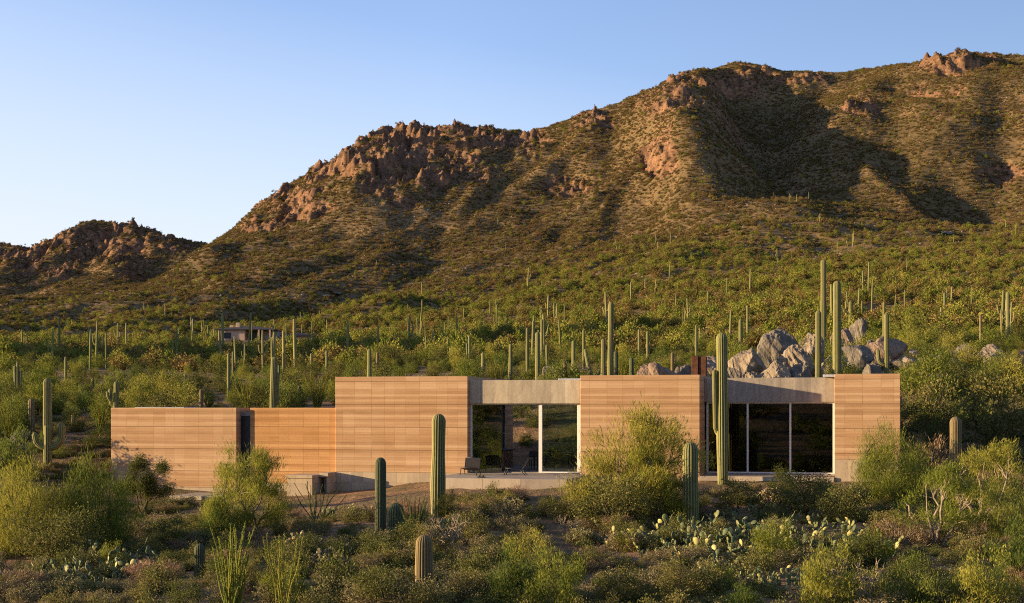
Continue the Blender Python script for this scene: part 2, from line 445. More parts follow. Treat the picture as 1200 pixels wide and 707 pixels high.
def make_materials():
    # ---- ground
    m, nt, b = newmat('desert ground', .95, .1); M['ground'] = m
    geo = nd(nt, 'ShaderNodeNewGeometry'); P = geo.outputs['Position']
    n1 = noise(nt, .35, 6, .6, P); n2 = noise(nt, 3.5, 5, .65, P); n3 = noise(nt, .018, 5, .6, P)
    soil = ramp(nt, [(.3, (.15, .085, .045)), (.5, (.25, .145, .08)), (.72, (.35, .225, .135))], n2.outputs[0])
    dryg = ramp(nt, [(.35, (.085, .07, .035)), (.65, (.16, .12, .06))], n1.outputs[0])
    c = mixc(nt, ramp(nt, [(.42, (0,)*3), (.6, (1,)*3)], n1.outputs[0]).outputs[0], soil.outputs[0], dryg.outputs[0])
    # grassy film on the far slopes
    sep = nd(nt, 'ShaderNodeSeparateXYZ'); ln(nt, P, sep.inputs[0])
    fr = nd(nt, 'ShaderNodeMapRange'); fr.inputs[1].default_value = 90; fr.inputs[2].default_value = 320; ln(nt, sep.outputs[1], fr.inputs[0])
    hillc = ramp(nt, [(.36, (.06, .045, .02)), (.48, (.14, .098, .045)), (.66, (.29, .19, .10))], noise(nt, .35, 6, .85, P).outputs[0])
    big_ = ramp(nt, [(.38, (.62, .66, .55)), (.6, (1.15, 1.08, 1.0))], noise(nt, .013, 5, .65, P).outputs[0])
    c = mixc(nt, math_(nt, 'MULTIPLY', fr.outputs[0], .85), c, mixc(nt, 1.0, hillc.outputs[0], big_.outputs[0], 'MULTIPLY'))
    at = nd(nt, 'ShaderNodeAttribute', attribute_name='rock')
    vo = nd(nt, 'ShaderNodeTexVoronoi'); vo.inputs['Scale'].default_value = .16; ln(nt, P, vo.inputs['Vector'])
    rc = ramp(nt, [(.32, (.07, .045, .032)), (.48, (.18, .097, .055)), (.68, (.33, .185, .105))], noise(nt, .13, 8, .75, P).outputs[0])
    rc2 = mixc(nt, .5, rc.outputs[0], ramp(nt, [(.4, (.35, .36, .30)), (.55, (1, 1, 1))], noise(nt, .35, 6, .7, P).outputs[0]).outputs[0], 'MULTIPLY')
    nr = noise(nt, .09, 5, .7, P)
    msk = math_(nt, 'ADD', at.outputs['Fac'], math_(nt, 'MULTIPLY', math_(nt, 'SUBTRACT', nr.outputs[0], .5), 1.1))
    slope = nd(nt, 'ShaderNodeSeparateXYZ'); ln(nt, geo.outputs['Normal'], slope.inputs[0])
    msk = math_(nt, 'ADD', msk, math_(nt, 'MULTIPLY', math_(nt, 'SUBTRACT', .84, slope.outputs[2]), 1.6))
    mk = ramp(nt, [(.34, (0,)*3), (.5, (1,)*3)], msk)
    c = mixc(nt, mk.outputs[0], c, rc2)
    ln(nt, c, b.inputs['Base Color'])
    h = math_(nt, 'ADD', math_(nt, 'MULTIPLY', noise(nt, 1.1, 8, .75, P).outputs[0], .6), math_(nt, 'MULTIPLY', noise(nt, .22, 8, .75, P).outputs[0], 2.5))
    bump(nt, b, h, .55, .9)
    # ---- rock
    def rock(name, a, b_, c_):
        m, nt, b = newmat(name, .9, .2)
        co = objco(nt)
        n = noise(nt, 1.3, 8, .7, co, .6); s = noise(nt, 6, 6, .7, scaled(nt, co, (1, 1, .25)))
        r = ramp(nt, [(.28, a), (.5, b_), (.72, c_)], n.outputs[0])
        cc = mixc(nt, .45, r.outputs[0], ramp(nt, [(.35, (.45, .42, .4)), (.6, (1, 1, 1))], s.outputs[0]).outputs[0], 'MULTIPLY')
        ln(nt, cc, b.inputs['Base Color']); bump(nt, b, math_(nt, 'ADD', n.outputs[0], math_(nt, 'MULTIPLY', s.outputs[0], .5)), .9, .18)
        return m
    M['rock_grey'] = rock('grey rock', (.085, .072, .058), (.175, .148, .118), (.30, .255, .205))
    M['rock_tan'] = rock('tan rock', (.15, .115, .08), (.27, .21, .15), (.41, .33, .24))
    M['rock_pink'] = rock('pink rock', (.14, .095, .07), (.24, .17, .125), (.35, .26, .195))
    # ---- rammed earth
    def earth(name, tint):
        m, nt, b = newmat(name, .92, .15)
        co = objco(nt)
        sx = nd(nt, 'ShaderNodeSeparateXYZ'); ln(nt, co, sx.inputs[0])
        X, Y_, Z = sx.outputs
        along = math_(nt, 'ADD', X, Y_)
        # panel id: columns ~0.62 m of uneven width, courses 1.03 m
        wob = math_(nt, 'MULTIPLY', math_(nt, 'SINE', math_(nt, 'MULTIPLY', along, 2.3)), .13)
        cu = math_(nt, 'DIVIDE', math_(nt, 'ADD', along, wob), .60)
        cv = math_(nt, 'DIVIDE', math_(nt, 'ADD', Z, .06), 1.03)
        def cell(u, v, off):
            cb = nd(nt, 'ShaderNodeCombineXYZ'); ln(nt, math_(nt, 'FLOOR', u), cb.inputs[0]); ln(nt, math_(nt, 'FLOOR', v), cb.inputs[1]); cb.inputs[2].default_value = off
            w = nd(nt, 'ShaderNodeTexWhiteNoise'); ln(nt, cb.outputs[0], w.inputs['Vector']); return w.outputs['Value']
        def line(u, wdt):       # 1 on a joint
            f = math_(nt, 'FRACT', u); f = math_(nt, 'ABSOLUTE', math_(nt, 'SUBTRACT', f, .5))
            return math_(nt, 'GREATER_THAN', f, .5-wdt)
        p1 = cell(cu, cv, 3.0); p2 = cell(cu, math_(nt, 'MULTIPLY', cv, 3.0), 7.0)
        p3 = cell(math_(nt, 'MULTIPLY', cu, .0), math_(nt, 'MULTIPLY', cv, 9.0), 5.0)
        wv = nd(nt, 'ShaderNodeCombineXYZ')
        ln(nt, math_(nt, 'MULTIPLY', along, .22), wv.inputs[0]); ln(nt, math_(nt, 'MULTIPLY', Z, 5.5), wv.inputs[1]); ln(nt, math_(nt, 'MULTIPLY', p1, .45), wv.inputs[2])
        st = noise(nt, 1.0, 7, .68, wv.outputs[0], .3)
        wv2 = nd(nt, 'ShaderNodeCombineXYZ')
        ln(nt, math_(nt, 'MULTIPLY', along, 1.1), wv2.inputs[0]); ln(nt, math_(nt, 'MULTIPLY', Z, 30.0), wv2.inputs[1])
        st2 = noise(nt, 1.0, 3, .6, wv2.outputs[0])
        f = math_(nt, 'ADD', math_(nt, 'MULTIPLY_ADD', st.outputs[0], .42), math_(nt, 'MULTIPLY', p1, .05)); f.node.inputs[0].links[0].from_node.inputs[2].default_value = .10
        f = math_(nt, 'ADD', f, math_(nt, 'MULTIPLY', p2, .055)); f = math_(nt, 'ADD', f, math_(nt, 'MULTIPLY', p3, .17))
        f = math_(nt, 'ADD', f, math_(nt, 'MULTIPLY', noise(nt, 14, 5, .75, scaled(nt, co, (1, 1, 1.6))).outputs[0], .20))
        r = ramp(nt, [(.36, (.30*tint[0], .155*tint[1], .078*tint[2])), (.52, (.43*tint[0], .24*tint[1], .128*tint[2])), (.70, (.60*tint[0], .38*tint[1], .235*tint[2]))], f)
        blo = noise(nt, .55, 6, .7, co, .5)
        r_o = mixc(nt, ramp(nt, [(.35, (0,)*3), (.7, (1,)*3)], blo.outputs[0]).outputs[0], r.outputs[0], (.50*tint[0], .335*tint[1], .215*tint[2])); r_o.node.inputs[0].default_value = .4
        r_b = mixc(nt, .30, r.outputs[0], r_o)
        jv = math_(nt, 'MULTIPLY', line(cu, .018), math_(nt, 'ADD', math_(nt, 'MULTIPLY', p2, .45), .0)); jh = line(cv, .012); jh2 = math_(nt, 'MULTIPLY', line(math_(nt, 'MULTIPLY', cv, 3.0), .03), .3)
        jh3 = math_(nt, 'MULTIPLY', line(math_(nt, 'MULTIPLY', cv, 9.0), .07), .12)
        j = math_(nt, 'MAXIMUM', math_(nt, 'MAXIMUM', jv, math_(nt, 'MULTIPLY', jh, .8)), math_(nt, 'MAXIMUM', jh2, jh3))
        c = mixc(nt, j, r_b, (.17*tint[0], .085*tint[1], .045*tint[2]))
        ln(nt, c, b.inputs['Base Color'])
        hh = math_(nt, 'SUBTRACT', math_(nt, 'ADD', math_(nt, 'MULTIPLY', st.outputs[0], .5), math_(nt, 'MULTIPLY', noise(nt, 22, 4, .7, co).outputs[0], .35)), j)
        bump(nt, b, hh, .35, .02)
        return m
    M['earth'] = earth('rammed earth', (.86, .89, .86)); M['earth_warm_lit'] = earth('warm lit rammed earth', (.88, .80, .60))  # second earth is tinted to imitate more orange light on the recessed low wall
    def concrete(name, cols, sc_=.5):
        m, nt, b = newmat(name, .85, .25); co = objco(nt)
        n = noise(nt, 2.0, 7, .68, scaled(nt, co, (1, 1, .28)), .6); n2 = noise(nt, 9, 5, .7, co)
        br = nd(nt, 'ShaderNodeTexBrick'); br.offset = .0
        mp = nd(nt, 'ShaderNodeCombineXYZ'); s = nd(nt, 'ShaderNodeSeparateXYZ'); ln(nt, co, s.inputs[0])
        ln(nt, math_(nt, 'ADD', s.outputs[0], s.outputs[1]), mp.inputs[0]); ln(nt, math_(nt, 'ADD', s.outputs[2], .5), mp.inputs[1])
        ln(nt, mp.outputs[0], br.inputs['Vector']); br.inputs['Scale'].default_value = sc_; br.inputs['Mortar Size'].default_value = .006
        br.inputs['Brick Width'].default_value = .32; br.inputs['Row Height'].default_value = 3.0
        br.inputs['Color1'].default_value = (.78, .78, .78, 1); br.inputs['Color2'].default_value = (1.1, 1.08, 1.02, 1); br.inputs['Mortar'].default_value = (.72, .70, .68, 1)
        r = ramp(nt, [(.25, cols[0]), (.5, cols[1]), (.72, cols[2])], math_(nt, 'ADD', math_(nt, 'MULTIPLY', n.outputs[0], .75), math_(nt, 'MULTIPLY', n2.outputs[0], .25)))
        ln(nt, mixc(nt, 1.0, r.outputs[0], br.outputs[0], 'MULTIPLY'), b.inputs['Base Color']); bump(nt, b, n2.outputs[0], .3, .01)
        return m
    M['concrete'] = concrete('board formed concrete', ((.19, .15, .11), (.40, .33, .245), (.56, .47, .365)))
    M['concrete_dark'] = concrete('stained concrete', ((.13, .11, .095), (.31, .265, .225), (.50, .42, .34)))  # also stands in for shade on the bench front and in the steps box
    M['slab'] = concrete('trowelled concrete', ((.24, .19, .15), (.35, .285, .225), (.44, .37, .30)), .2)
    M['plinth'] = concrete('pale concrete', ((.29, .22, .15), (.39, .30, .21), (.45, .36, .27)), .6)
    def plain(key, name, col, rough=.6, metal=0, spec=.4, nz=.25, ns=8):
        m, nt, b = newmat(name, rough, spec); co = objco(nt); n = noise(nt, ns, 5, .6, co)
        lo = tuple(c*(1-nz) for c in col); hi = tuple(min(1, c*(1+nz)) for c in col)
        ln(nt, ramp(nt, [(.3, lo), (.7, hi)], n.outputs[0]).outputs[0], b.inputs['Base Color']); b.inputs['Metallic'].default_value = metal
        M[key] = m; return m
    plain('frame', 'pale aluminium', (.62, .60, .57), .4, .0, .5, .06)
    plain('black', 'black powder coat', (.02, .02, .022), .45, 0, .4)
    plain('sling', 'dark brown leather', (.022, .016, .012), .6)
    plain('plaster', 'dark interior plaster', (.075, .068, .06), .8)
    plain('wood', 'walnut board', (.21, .13, .08), .5, 0, .3, .4, 3)
    plain('rust', 'rusted steel', (.085, .035, .02), .8, 0, .2, .5, 6)
    plain('roof', 'gravel roof', (.22, .20, .19), .95)
    plain('roofblue', 'grey brown metal roof', (.06, .05, .05), .7, 0, .15, .25, .8)
    plain('stucco', 'tan stucco', (.52, .35, .25), .9, 0, .2, .15, .5)
    plain('stucco_pale', 'pale stucco', (.34, .27, .21), .9, 0, .2, .15, .5)
    plain('bark', 'grey green bark', (.16, .135, .075), .9, 0, .1, .35)
    plain('bark_pale', 'pale dry wood', (.26, .20, .14), .9, 0, .1, .3)
    plain('bark_dark', 'dark bark', (.07, .05, .035), .9, 0, .1, .35)
    plain('steel', 'grey metal skylight', (.34, .35, .40), .4)
    # glass
    def glass(key, tint, tr):
        m = bpy.data.materials.new(key); m.use_nodes = True; nt = m.node_tree; nt.nodes.clear()
        out = nd(nt, 'ShaderNodeOutputMaterial'); t = nd(nt, 'ShaderNodeBsdfTransparent'); t.inputs[0].default_value = (*tint, 1)
        g = nd(nt, 'ShaderNodeBsdfGlossy'); g.inputs['Roughness'].default_value = .01; g.inputs[0].default_value = (.9, .95, .92, 1)
        fr = nd(nt, 'ShaderNodeFresnel'); fr.inputs[0].default_value = tr; mx = nd(nt, 'ShaderNodeMixShader')
        ln(nt, fr.outputs[0], mx.inputs[0]); ln(nt, t.outputs[0], mx.inputs[1]); ln(nt, g.outputs[0], mx.inputs[2]); ln(nt, mx.outputs[0], out.inputs[0])
        M[key] = m
    glass('glass_dark', (.32, .34, .33), 1.75); glass('glass_green', (.58, .68, .58), 2.1)
    # ---- cactus
    def cactus(key, lo, hi, spine, amt=.75):
        m, nt, b = newmat(key, .75, .25); co = objco(nt)
        n = noise(nt, 3.0, 5, .6, co); at = nd(nt, 'ShaderNodeAttribute', attribute_name='rib')
        r = ramp(nt, [(.3, lo), (.7, hi)], n.outputs[0])
        oi = nd(nt, 'ShaderNodeObjectInfo'); hsv = nd(nt, 'ShaderNodeHueSaturation'); ln(nt, r.outputs[0], hsv.inputs['Color'])
        ln(nt, math_(nt, 'ADD', math_(nt, 'MULTIPLY', oi.outputs['Random'], .4), .8), hsv.inputs['Value'])
        sp = noise(nt, 60, 2, .5, co)
        k = math_(nt, 'MULTIPLY', ramp(nt, [(.55, (0,)*3), (.95, (1,)*3)], at.outputs['Fac']).outputs[0], amt)
        k = math_(nt, 'MULTIPLY', k, math_(nt, 'ADD', math_(nt, 'MULTIPLY', sp.outputs[0], .8), .4))
        c = mixc(nt, k, hsv.outputs[0], spine)
        sc1 = ramp(nt, [(.62, (0,)*3), (.70, (1,)*3)], noise(nt, 5, 6, .7, co).outputs[0])
        c = mixc(nt, math_(nt, 'MULTIPLY', sc1.outputs[0], .6), c, (.20, .13, .07))
        ln(nt, c, b.inputs['Base Color']); bump(nt, b, sp.outputs[0], .3, .01); M[key] = m
    cactus('saguaro', (.075, .088, .03), (.125, .13, .046), (.46, .37, .15))
    cactus('saguaro_brown', (.085, .075, .035), (.14, .11, .05), (.30, .19, .09), .95)
    cactus('saguaro_dark', (.04, .055, .026), (.065, .08, .036), (.17, .15, .08), .6)
    m, nt, b = newmat('distant cactus skin', .8, .2); oi = nd(nt, 'ShaderNodeObjectInfo')
    n = noise(nt, .8, 3, .6, objco(nt))
    r = ramp(nt, [(0, (.12, .12, .04)), (.5, (.19, .175, .06)), (1, (.26, .21, .085))], math_(nt, 'ADD', math_(nt, 'MULTIPLY', oi.outputs['Random'], .7), math_(nt, 'MULTIPLY', n.outputs[0], .3)))
    ln(nt, r.outputs[0], b.inputs['Base Color']); M['saguaro_far'] = m
    m, nt, b = newmat('prickly pear pad', .6, .3); g = nd(nt, 'ShaderNodeNewGeometry')
    r = ramp(nt, [(0, (.055, .075, .028)), (.45, (.10, .115, .038)), (.75, (.19, .18, .06)), (1, (.50, .43, .15))], g.outputs['Random Per Island'])  # palest stop paints the sunlit look of pads, given at random per pad
    v = nd(nt, 'ShaderNodeTexVoronoi'); v.inputs['Scale'].default_value = 22; ln(nt, objco(nt), v.inputs['Vector'])
    dots = ramp(nt, [(.12, (1,)*3), (.25, (0,)*3)], v.outputs['Distance'])
    ln(nt, mixc(nt, math_(nt, 'MULTIPLY', dots.outputs[0], .6), r.outputs[0], (.55, .5, .3)), b.inputs['Base Color']); M['pad'] = m
    M['pv'] = leafmat('palo verde foliage', [(.11, .135, .024), (.195, .21, .036), (.29, .285, .05), (.42, .37, .08)], .45)
    M['creo'] = leafmat('creosote foliage', [(.07, .08, .022), (.12, .125, .035), (.18, .17, .052), (.26, .22, .085)], .35)
    M['green'] = leafmat('green desert foliage', [(.09, .115, .026), (.155, .18, .038), (.24, .25, .06)], .45)
    M['mesq'] = leafmat('mesquite foliage', [(.06, .072, .02), (.11, .115, .032), (.18, .165, .05)], .35)
    M['bur'] = leafmat('bursage foliage', [(.10, .092, .045), (.17, .15, .07), (.25, .21, .10), (.33, .26, .13)], .25)
    M['dry'] = leafmat('dry brush', [(.15, .09, .05), (.24, .16, .09), (.34, .25, .15)], .2)
    M['far'] = leafmat('hill scrub', [(.10, .084, .025), (.165, .13, .038), (.25, .185, .06)], .2, .38)
    M['farhi'] = leafmat('upper hill scrub', [(.085, .062, .026), (.15, .108, .044), (.24, .165, .075)], .15, .35)
    M['pvm'] = leafmat('slope foliage', [(.12, .14, .025), (.20, .21, .038), (.31, .285, .06)], .3, .3)
    M['oco'] = leafmat('ocotillo stems', [(.15, .17, .035), (.24, .25, .05), (.34, .31, .07)], .3)
    M['oco_dark'] = leafmat('dark ocotillo stems', [(.06, .08, .035), (.10, .12, .045), (.16, .16, .06)], .2)
    M['cholla'] = leafmat('cholla joints', [(.17, .15, .07), (.27, .23, .11), (.38, .32, .17)], .25)
# ================================================================ plants
def leaf_tris(C, D, L, Wd, rng):
    """one thin triangle or diamond per leaf: centres C, directions D"""
    n = len(C)
    R = rng.normal(size=(n, 3)); S = np.cross(D, R); S /= np.linalg.norm(S, axis=1)[:, None]+1e-9
    L = np.broadcast_to(L, (n,))[:, None]; Wd = np.broadcast_to(Wd, (n,))[:, None]
    a = C-D*L*.5; b = C+S*Wd*.5; c = C+D*L*.5; d = C-S*Wd*.5
    V = np.stack([a, b, c, d], axis=1).reshape(-1, 3)
    return V, np.arange(4*n).reshape(-1, 4)

def stem_path(p0, p1, sag, rng, n=6, wob=.06):
    t = np.linspace(0, 1, n)[:, None]
    p0 = np.array(p0, float); p1 = np.array(p1, float)
    mid = p0*.45+p1*.55; mid[2] = p0[2]+(p1[2]-p0[2])*(.5-sag)
    L = np.linalg.norm(p1-p0)
    P = (1-t)**2*p0+2*t*(1-t)*mid+t**2*p1
    P[1:-1] += rng.normal(size=(n-2, 3))*wob*L*.5
    return P

def bush_meshes(seed, h=2.5, w=3.0, clumps=60, leaves=9000, ll=.14, lw=.018, up=.8, spread=.16, stems=7, trunk=.05, gap=.0, low=.12, flat=1.0, lean=0.0):
    """returns (trunk mesh, crown mesh); crown is a cloud of leaf clumps carried on real branches"""
    rng = np.random.default_rng(seed)
    cl = []
    while len(cl) < clumps:
        a = rng.uniform(0, 2*np.pi); r = rng.uniform(0, 1)**.5; z = rng.uniform(low, 1)
        top = (1-r**2.4*.55)*(.60+.62*vn(np.array([math.cos(a)*r*3.2+seed+20]), np.array([math.sin(a)*r*3.2+9]), seed)[0])
        if z > top: continue
        if rng.uniform() > .35+.65*max(z/top, r): continue
        prof = .55+.45*math.sin(min(1, z*1.5)*math.pi/2)
        rr = r*w/2*prof*(.68+.6*vn(np.array([math.cos(a)*1.5+5.3]), np.array([math.sin(a)*1.5+z*1.6+seed*.7]), seed+3)[0])
        cl.append((math.cos(a)*rr+lean*z, math.sin(a)*rr*flat, z*h))
    cl = np.array(cl)
    if gap > 0:
        keep = vn(cl[:, 0]*2.2+seed, cl[:, 2]*2.2, seed+11) > gap
        if keep.sum() > 6: cl = cl[keep]
    tb = MB()
    S = []
    for i in range(stems):
        a = i/stems*2*np.pi+rng.uniform(-.4, .4); ln_ = rng.uniform(.25, .6)
        e = np.array([math.cos(a)*w*.28*ln_*2+lean*.4, math.sin(a)*w*.28*ln_*2*flat, h*rng.uniform(.38, .62)])
        P = stem_path((rng.normal()*.05, rng.normal()*.05, -.15), e, .12, rng, 7, .07)
        tb.tube(P, np.linspace(trunk, trunk*.35, 7), 6); S.append(P)
    allp = np.vstack([s[2:] for s in S])
    for c in cl:
        d = np.linalg.norm(allp-c, axis=1)+(allp[:, 2] > c[2])*2
        b = allp[np.argmin(d)]
        P = stem_path(b, c, -.05, rng, 4, .09)
        tb.tube(P, np.linspace(trunk*.32, trunk*.10, 4), 3, cap=False)
    k = leaves//len(cl)
    sp = spread*w/2
    C = np.repeat(cl, k, axis=0)+rng.normal(size=(len(cl)*k, 3))*np.array([sp, sp*flat, sp*.9*min(1, h/w*1.2)])
    C[:, 2] = np.maximum(C[:, 2], .02+rng.uniform(0, .1, len(C)))
    out = C*np.array([1, 1, .15]); out /= np.linalg.norm(out, axis=1)[:, None]+1e-6
    D = out*(1-up)+np.array([0, 0, up])+rng.normal(size=C.shape)*.38
    D /= np.linalg.norm(D, axis=1)[:, None]
    V, Q = leaf_tris(C, D, ll*rng.uniform(.5, 1.5, len(C)), lw*rng.uniform(.7, 1.4, len(C)), rng)
    return tb.mesh('trunk', True), mesh_np('crown', V, [Q])

BUSH = {}
def bush_proto(key, leafkey, barkkey, **kw):
    t, c = bush_meshes(**kw); t.materials.append(M[barkkey]); c.materials.append(M[leafkey])
    BUSH[key] = (t, c, kw.get('h', 2.5), kw.get('w', 3.0))
def put_bush(key, name, loc, h, w, label, cat, group=None, rz=None, trunk=True):
    t, c, h0, w0 = BUSH[key]
    e = empty(name, loc, random.uniform(0, 6.28) if rz is None else rz)
    e.scale = (w/w0, w/w0, h/h0)
    tag(e, label, cat, group)
    if trunk: link('trunk', t, None, e)
    link('crown', c, None, e)
    return e

def saguaro_path(p0, h, lean=(0, 0), rng=None, n=16, wob=.0):
    z = np.linspace(0, 1, n)
    P = np.zeros((n, 3)); P[:, 2] = z*h; P[:, 0] = lean[0]*z**1.4*h; P[:, 1] = lean[1]*z**1.4*h
    P += np.array(p0)
    return P
def dome(P, R, k=7):
    """finish a column with a round top"""
    P = np.asarray(P, float); R = np.broadcast_to(R, (len(P),)).astype(float)
    d = P[-1]-P[-2]; d /= np.linalg.norm(d); r = R[-1]
    a = np.linspace(0, np.pi/2, k+1)[1:]; a[-1] *= .985
    return np.vstack([P, P[-1]+np.sin(a)[:, None]*r*1.25*d]), np.concatenate([R, r*np.cos(a)])
def column_mesh(P, r, ribs=14, amp=.10, nv=None, name='trunk', taper=True):
    n = len(P); t = np.linspace(0, 1, n)
    R = r*(.80+.24*np.sin(np.clip(t*1.25+.15, 0, 1)*np.pi*.75)) if taper else np.full(n, r)
    R = R*(1+.04*np.sin(t*9+r*77))
    P2, R2 = dome(P, R)
    nv = nv or ribs*4
    mb = MB(); mb.tube(P2, R2, nv, ribs if nv > 12 else 0, amp)
    return mb.mesh(name, True, 'rib')
def arm_path(z0, side, reach, rise, r, yaw=0.0, drop=.05):
    """arm leaves the trunk at z0 and turns up"""
    a = np.linspace(0, np.pi/2, 8)
    x = reach*np.sin(a); z = z0-drop+(1-np.cos(a))*reach*.8
    P = np.stack([x, 0*x, z], axis=1)
    up = np.linspace(.12, 1, 8)
    top = P[-1]
    Q = np.stack([top[0]+0*up+.03*up, 0*up, top[2]+(rise)*up], axis=1)
    P = np.vstack([P, Q]); P[:, 0] *= side
    c, s = math.cos(yaw), math.sin(yaw)
    P = np.stack([P[:, 0]*c-P[:, 1]*s, P[:, 0]*s+P[:, 1]*c, P[:, 2]], axis=1)
    return P
def saguaro(loc, h, r, label, arms=(), lean=(0, 0), mat='saguaro', ribs=14, group=None, nv=None, amp=.10, cat='saguaro cactus', name='saguaro'):
    e = empty(name, loc, 0); tag(e, label, cat, group)
    P = saguaro_path((0, 0, -.25), h+.25-r*1.25, lean)
    t = link('trunk', column_mesh(P, r, ribs, amp, nv), M[mat], e)
    for (z0, side, reach, rise, ar, yaw) in arms:
        A = arm_path(z0, side, reach, rise, ar, yaw)
        A[:, 0] += lean[0]*(z0/h)**1.4*h
        link('arm', column_mesh(A, ar, max(8, ribs-4), amp, nv and max(8, nv-4), 'arm', False), M[mat], e)
    return e

def pear_mesh(seed, w=1.4, h=.8, pads=34, size=.15):
    rng = np.random.default_rng(seed); mb = MB(); P = []
    def pad(base, up, side, s):
        """flat oval pad standing on base"""
        up = up/np.linalg.norm(up); side = side-up*side.dot(up); side /= np.linalg.norm(side)+1e-9
        nrm = np.cross(up, side); k = 14
        a = np.arange(k)/k*2*np.pi
        yy = (1-np.cos(a))*.5*s*1.25; xx = np.sin(a)*s*.44*(.75+.38*(1-np.cos(a))*.5)
        ring = base+yy[:, None]*up+xx[:, None]*side
        c = base+up*s*.66; th = s*.07
        ri = c+(ring-c)*.80
        V = np.vstack([ring, ri+nrm*th, ri-nrm*th, [c+nrm*th*1.35], [c-nrm*th*1.35]])
        Q = []; T = []
        for i in range(k):
            j = (i+1) % k
            Q += [(i, j, k+j, k+i), (j, i, 2*k+i, 2*k+j)]
            T += [(k+i, k+j, 3*k), (2*k+j, 2*k+i, 3*k+1)]
        mb.add(V, Q, T)
        P.append((base, up, side, s))
    n0 = max(5, pads//3)
    for i in range(n0):
        a = rng.uniform(0, 6.28); r = rng.uniform(0, 1)**.5*w/2
        pad(np.array([math.cos(a)*r, math.sin(a)*r, -.02]), np.array([rng.normal()*.35, rng.normal()*.35, 1]), rng.normal(size=3)*np.array([1, 1, 0])+.01, size*rng.uniform(.8, 1.2))
    while len(P) < pads:
        b, up, side, s = P[rng.integers(len(P))]
        if b[2] > h-size*1.5: continue
        o = rng.uniform(-.34, .34)
        nb = b+up*s*(1.22-abs(o)*.35)+side*o*s
        nu = up+side*o*2+rng.normal(size=3)*.32+np.array([0, 0, .25])
        ns = side+rng.normal(size=3)*.55
        pad(nb, nu, ns, size*rng.uniform(.5, 1.2))
    return mb.mesh('prickly_pear', True)
def ocotillo_mesh(seed, h=2.2, w=1.4, n=14, leafy=True, r=.014, straight=.0, ll=.05):
    rng = np.random.default_rng(seed); mb = MB(); C = []; D = []
    for i in range(n):
        a = rng.uniform(0, 6.28); o = rng.uniform(.15, 1)*w/2; hh = h*rng.uniform(.65, 1)
        p0 = np.array([math.cos(a)*.06, math.sin(a)*.06, -.05]); t = np.linspace(0, 1, 12)
        P = np.stack([p0[0]+math.cos(a)*o*t**(1.2+straight*0), p0[1]+math.sin(a)*o*t**1.2, p0[2]+hh*t], axis=1)
        P[:, 0] += (np.sin(t*6+i)*.06+rng.normal(size=12)*.012)*(1-straight); P[:, 1] += (np.cos(t*5+i*2)*.06)*(1-straight)
        mb.tube(P, np.linspace(r, r*.45, 12), 5)
        if leafy:
            for q in range(int(hh*70)):
                tt = rng.uniform(.08, 1); p = P[int(tt*11)]*(1-(tt*11) % 1)+P[min(11, int(tt*11)+1)]*((tt*11) % 1)
                d = rng.normal(size=3); d[2] = abs(d[2])+.3; d /= np.linalg.norm(d); C.append(p+d*r*1.3); D.append(d)
    if leafy:
        V, Q = leaf_tris(np.array(C), np.array(D), ll*rng.uniform(.5, 1.2, len(C)), ll*.4, rng); mb.add(V, Q)
    return mb.mesh('ocotillo')
def blade_mesh(seed, h=1.3, n=22, w=.06, spread=.7):
    rng = np.random.default_rng(seed); mb = MB()
    for i in range(n):
        a = rng.uniform(0, 6.28); sp = rng.uniform(.1, 1)*spread; L = h*rng.uniform(.75, 1.05); t = np.linspace(0, 1, 7)
        d = np.array([math.cos(a)*sp, math.sin(a)*sp, 1]); d /= np.linalg.norm(d); s = np.array([-math.sin(a), math.cos(a), 0])
        P = np.outer(t*L, d); P[:, 2] -= .12*sp*L*t**2
        wd = w*np.array([.9, 1, .95, .8, .6, .35, .03])[:, None]*.5
        up = np.cross(s, d)*.012
        V = np.vstack([P-s*wd, P-up, P+s*wd]); Q = []
        for k in range(6): Q += [(k, k+7, k+8, k+1), (k+7, k+14, k+15, k+8)]
        mb.add(V, Q)
    return mb.mesh('blades')
def branchy_mesh(seed, h=1.2, w=1.4, depth=4, r=.03, knob=False, n0=5, up=.5, kids=2):
    """bare or cholla-like forked shrub"""
    rng = np.random.default_rng(seed); mb = MB()
    def grow(p, d, L, rr, k):
        q = p+d*L; m = (p+q)/2+rng.normal(size=3)*L*.08
        if knob: mb.tube(np.array([p, m, q]), [rr*.8, rr*1.25, rr*.85], 6)
        else: mb.tube(np.array([p, m, q]), [rr, rr*.9, rr*.75], 5, cap=False)
        if k == 0: return
        for i in range(kids+(rng.uniform() < .5)):
            nd_ = d+rng.normal(size=3)*.62+np.array([0, 0, up*.35]); nd_ /= np.linalg.norm(nd_)
            if q[2]+nd_[2]*L < .05: nd_[2] = abs(nd_[2])
            grow(q, nd_, L*rng.uniform(.62, .9), rr*.8 if not knob else rr*.95, k-1)
    for i in range(n0):
        a = i/n0*6.28+rng.uniform(-.5, .5); d = np.array([math.cos(a)*w/h*.6, math.sin(a)*w/h*.6, 1]); d /= np.linalg.norm(d)
        grow(np.array([0, 0, -.05]), d, h/(depth*.72+1), r, depth)
    return mb.mesh('branches', True)
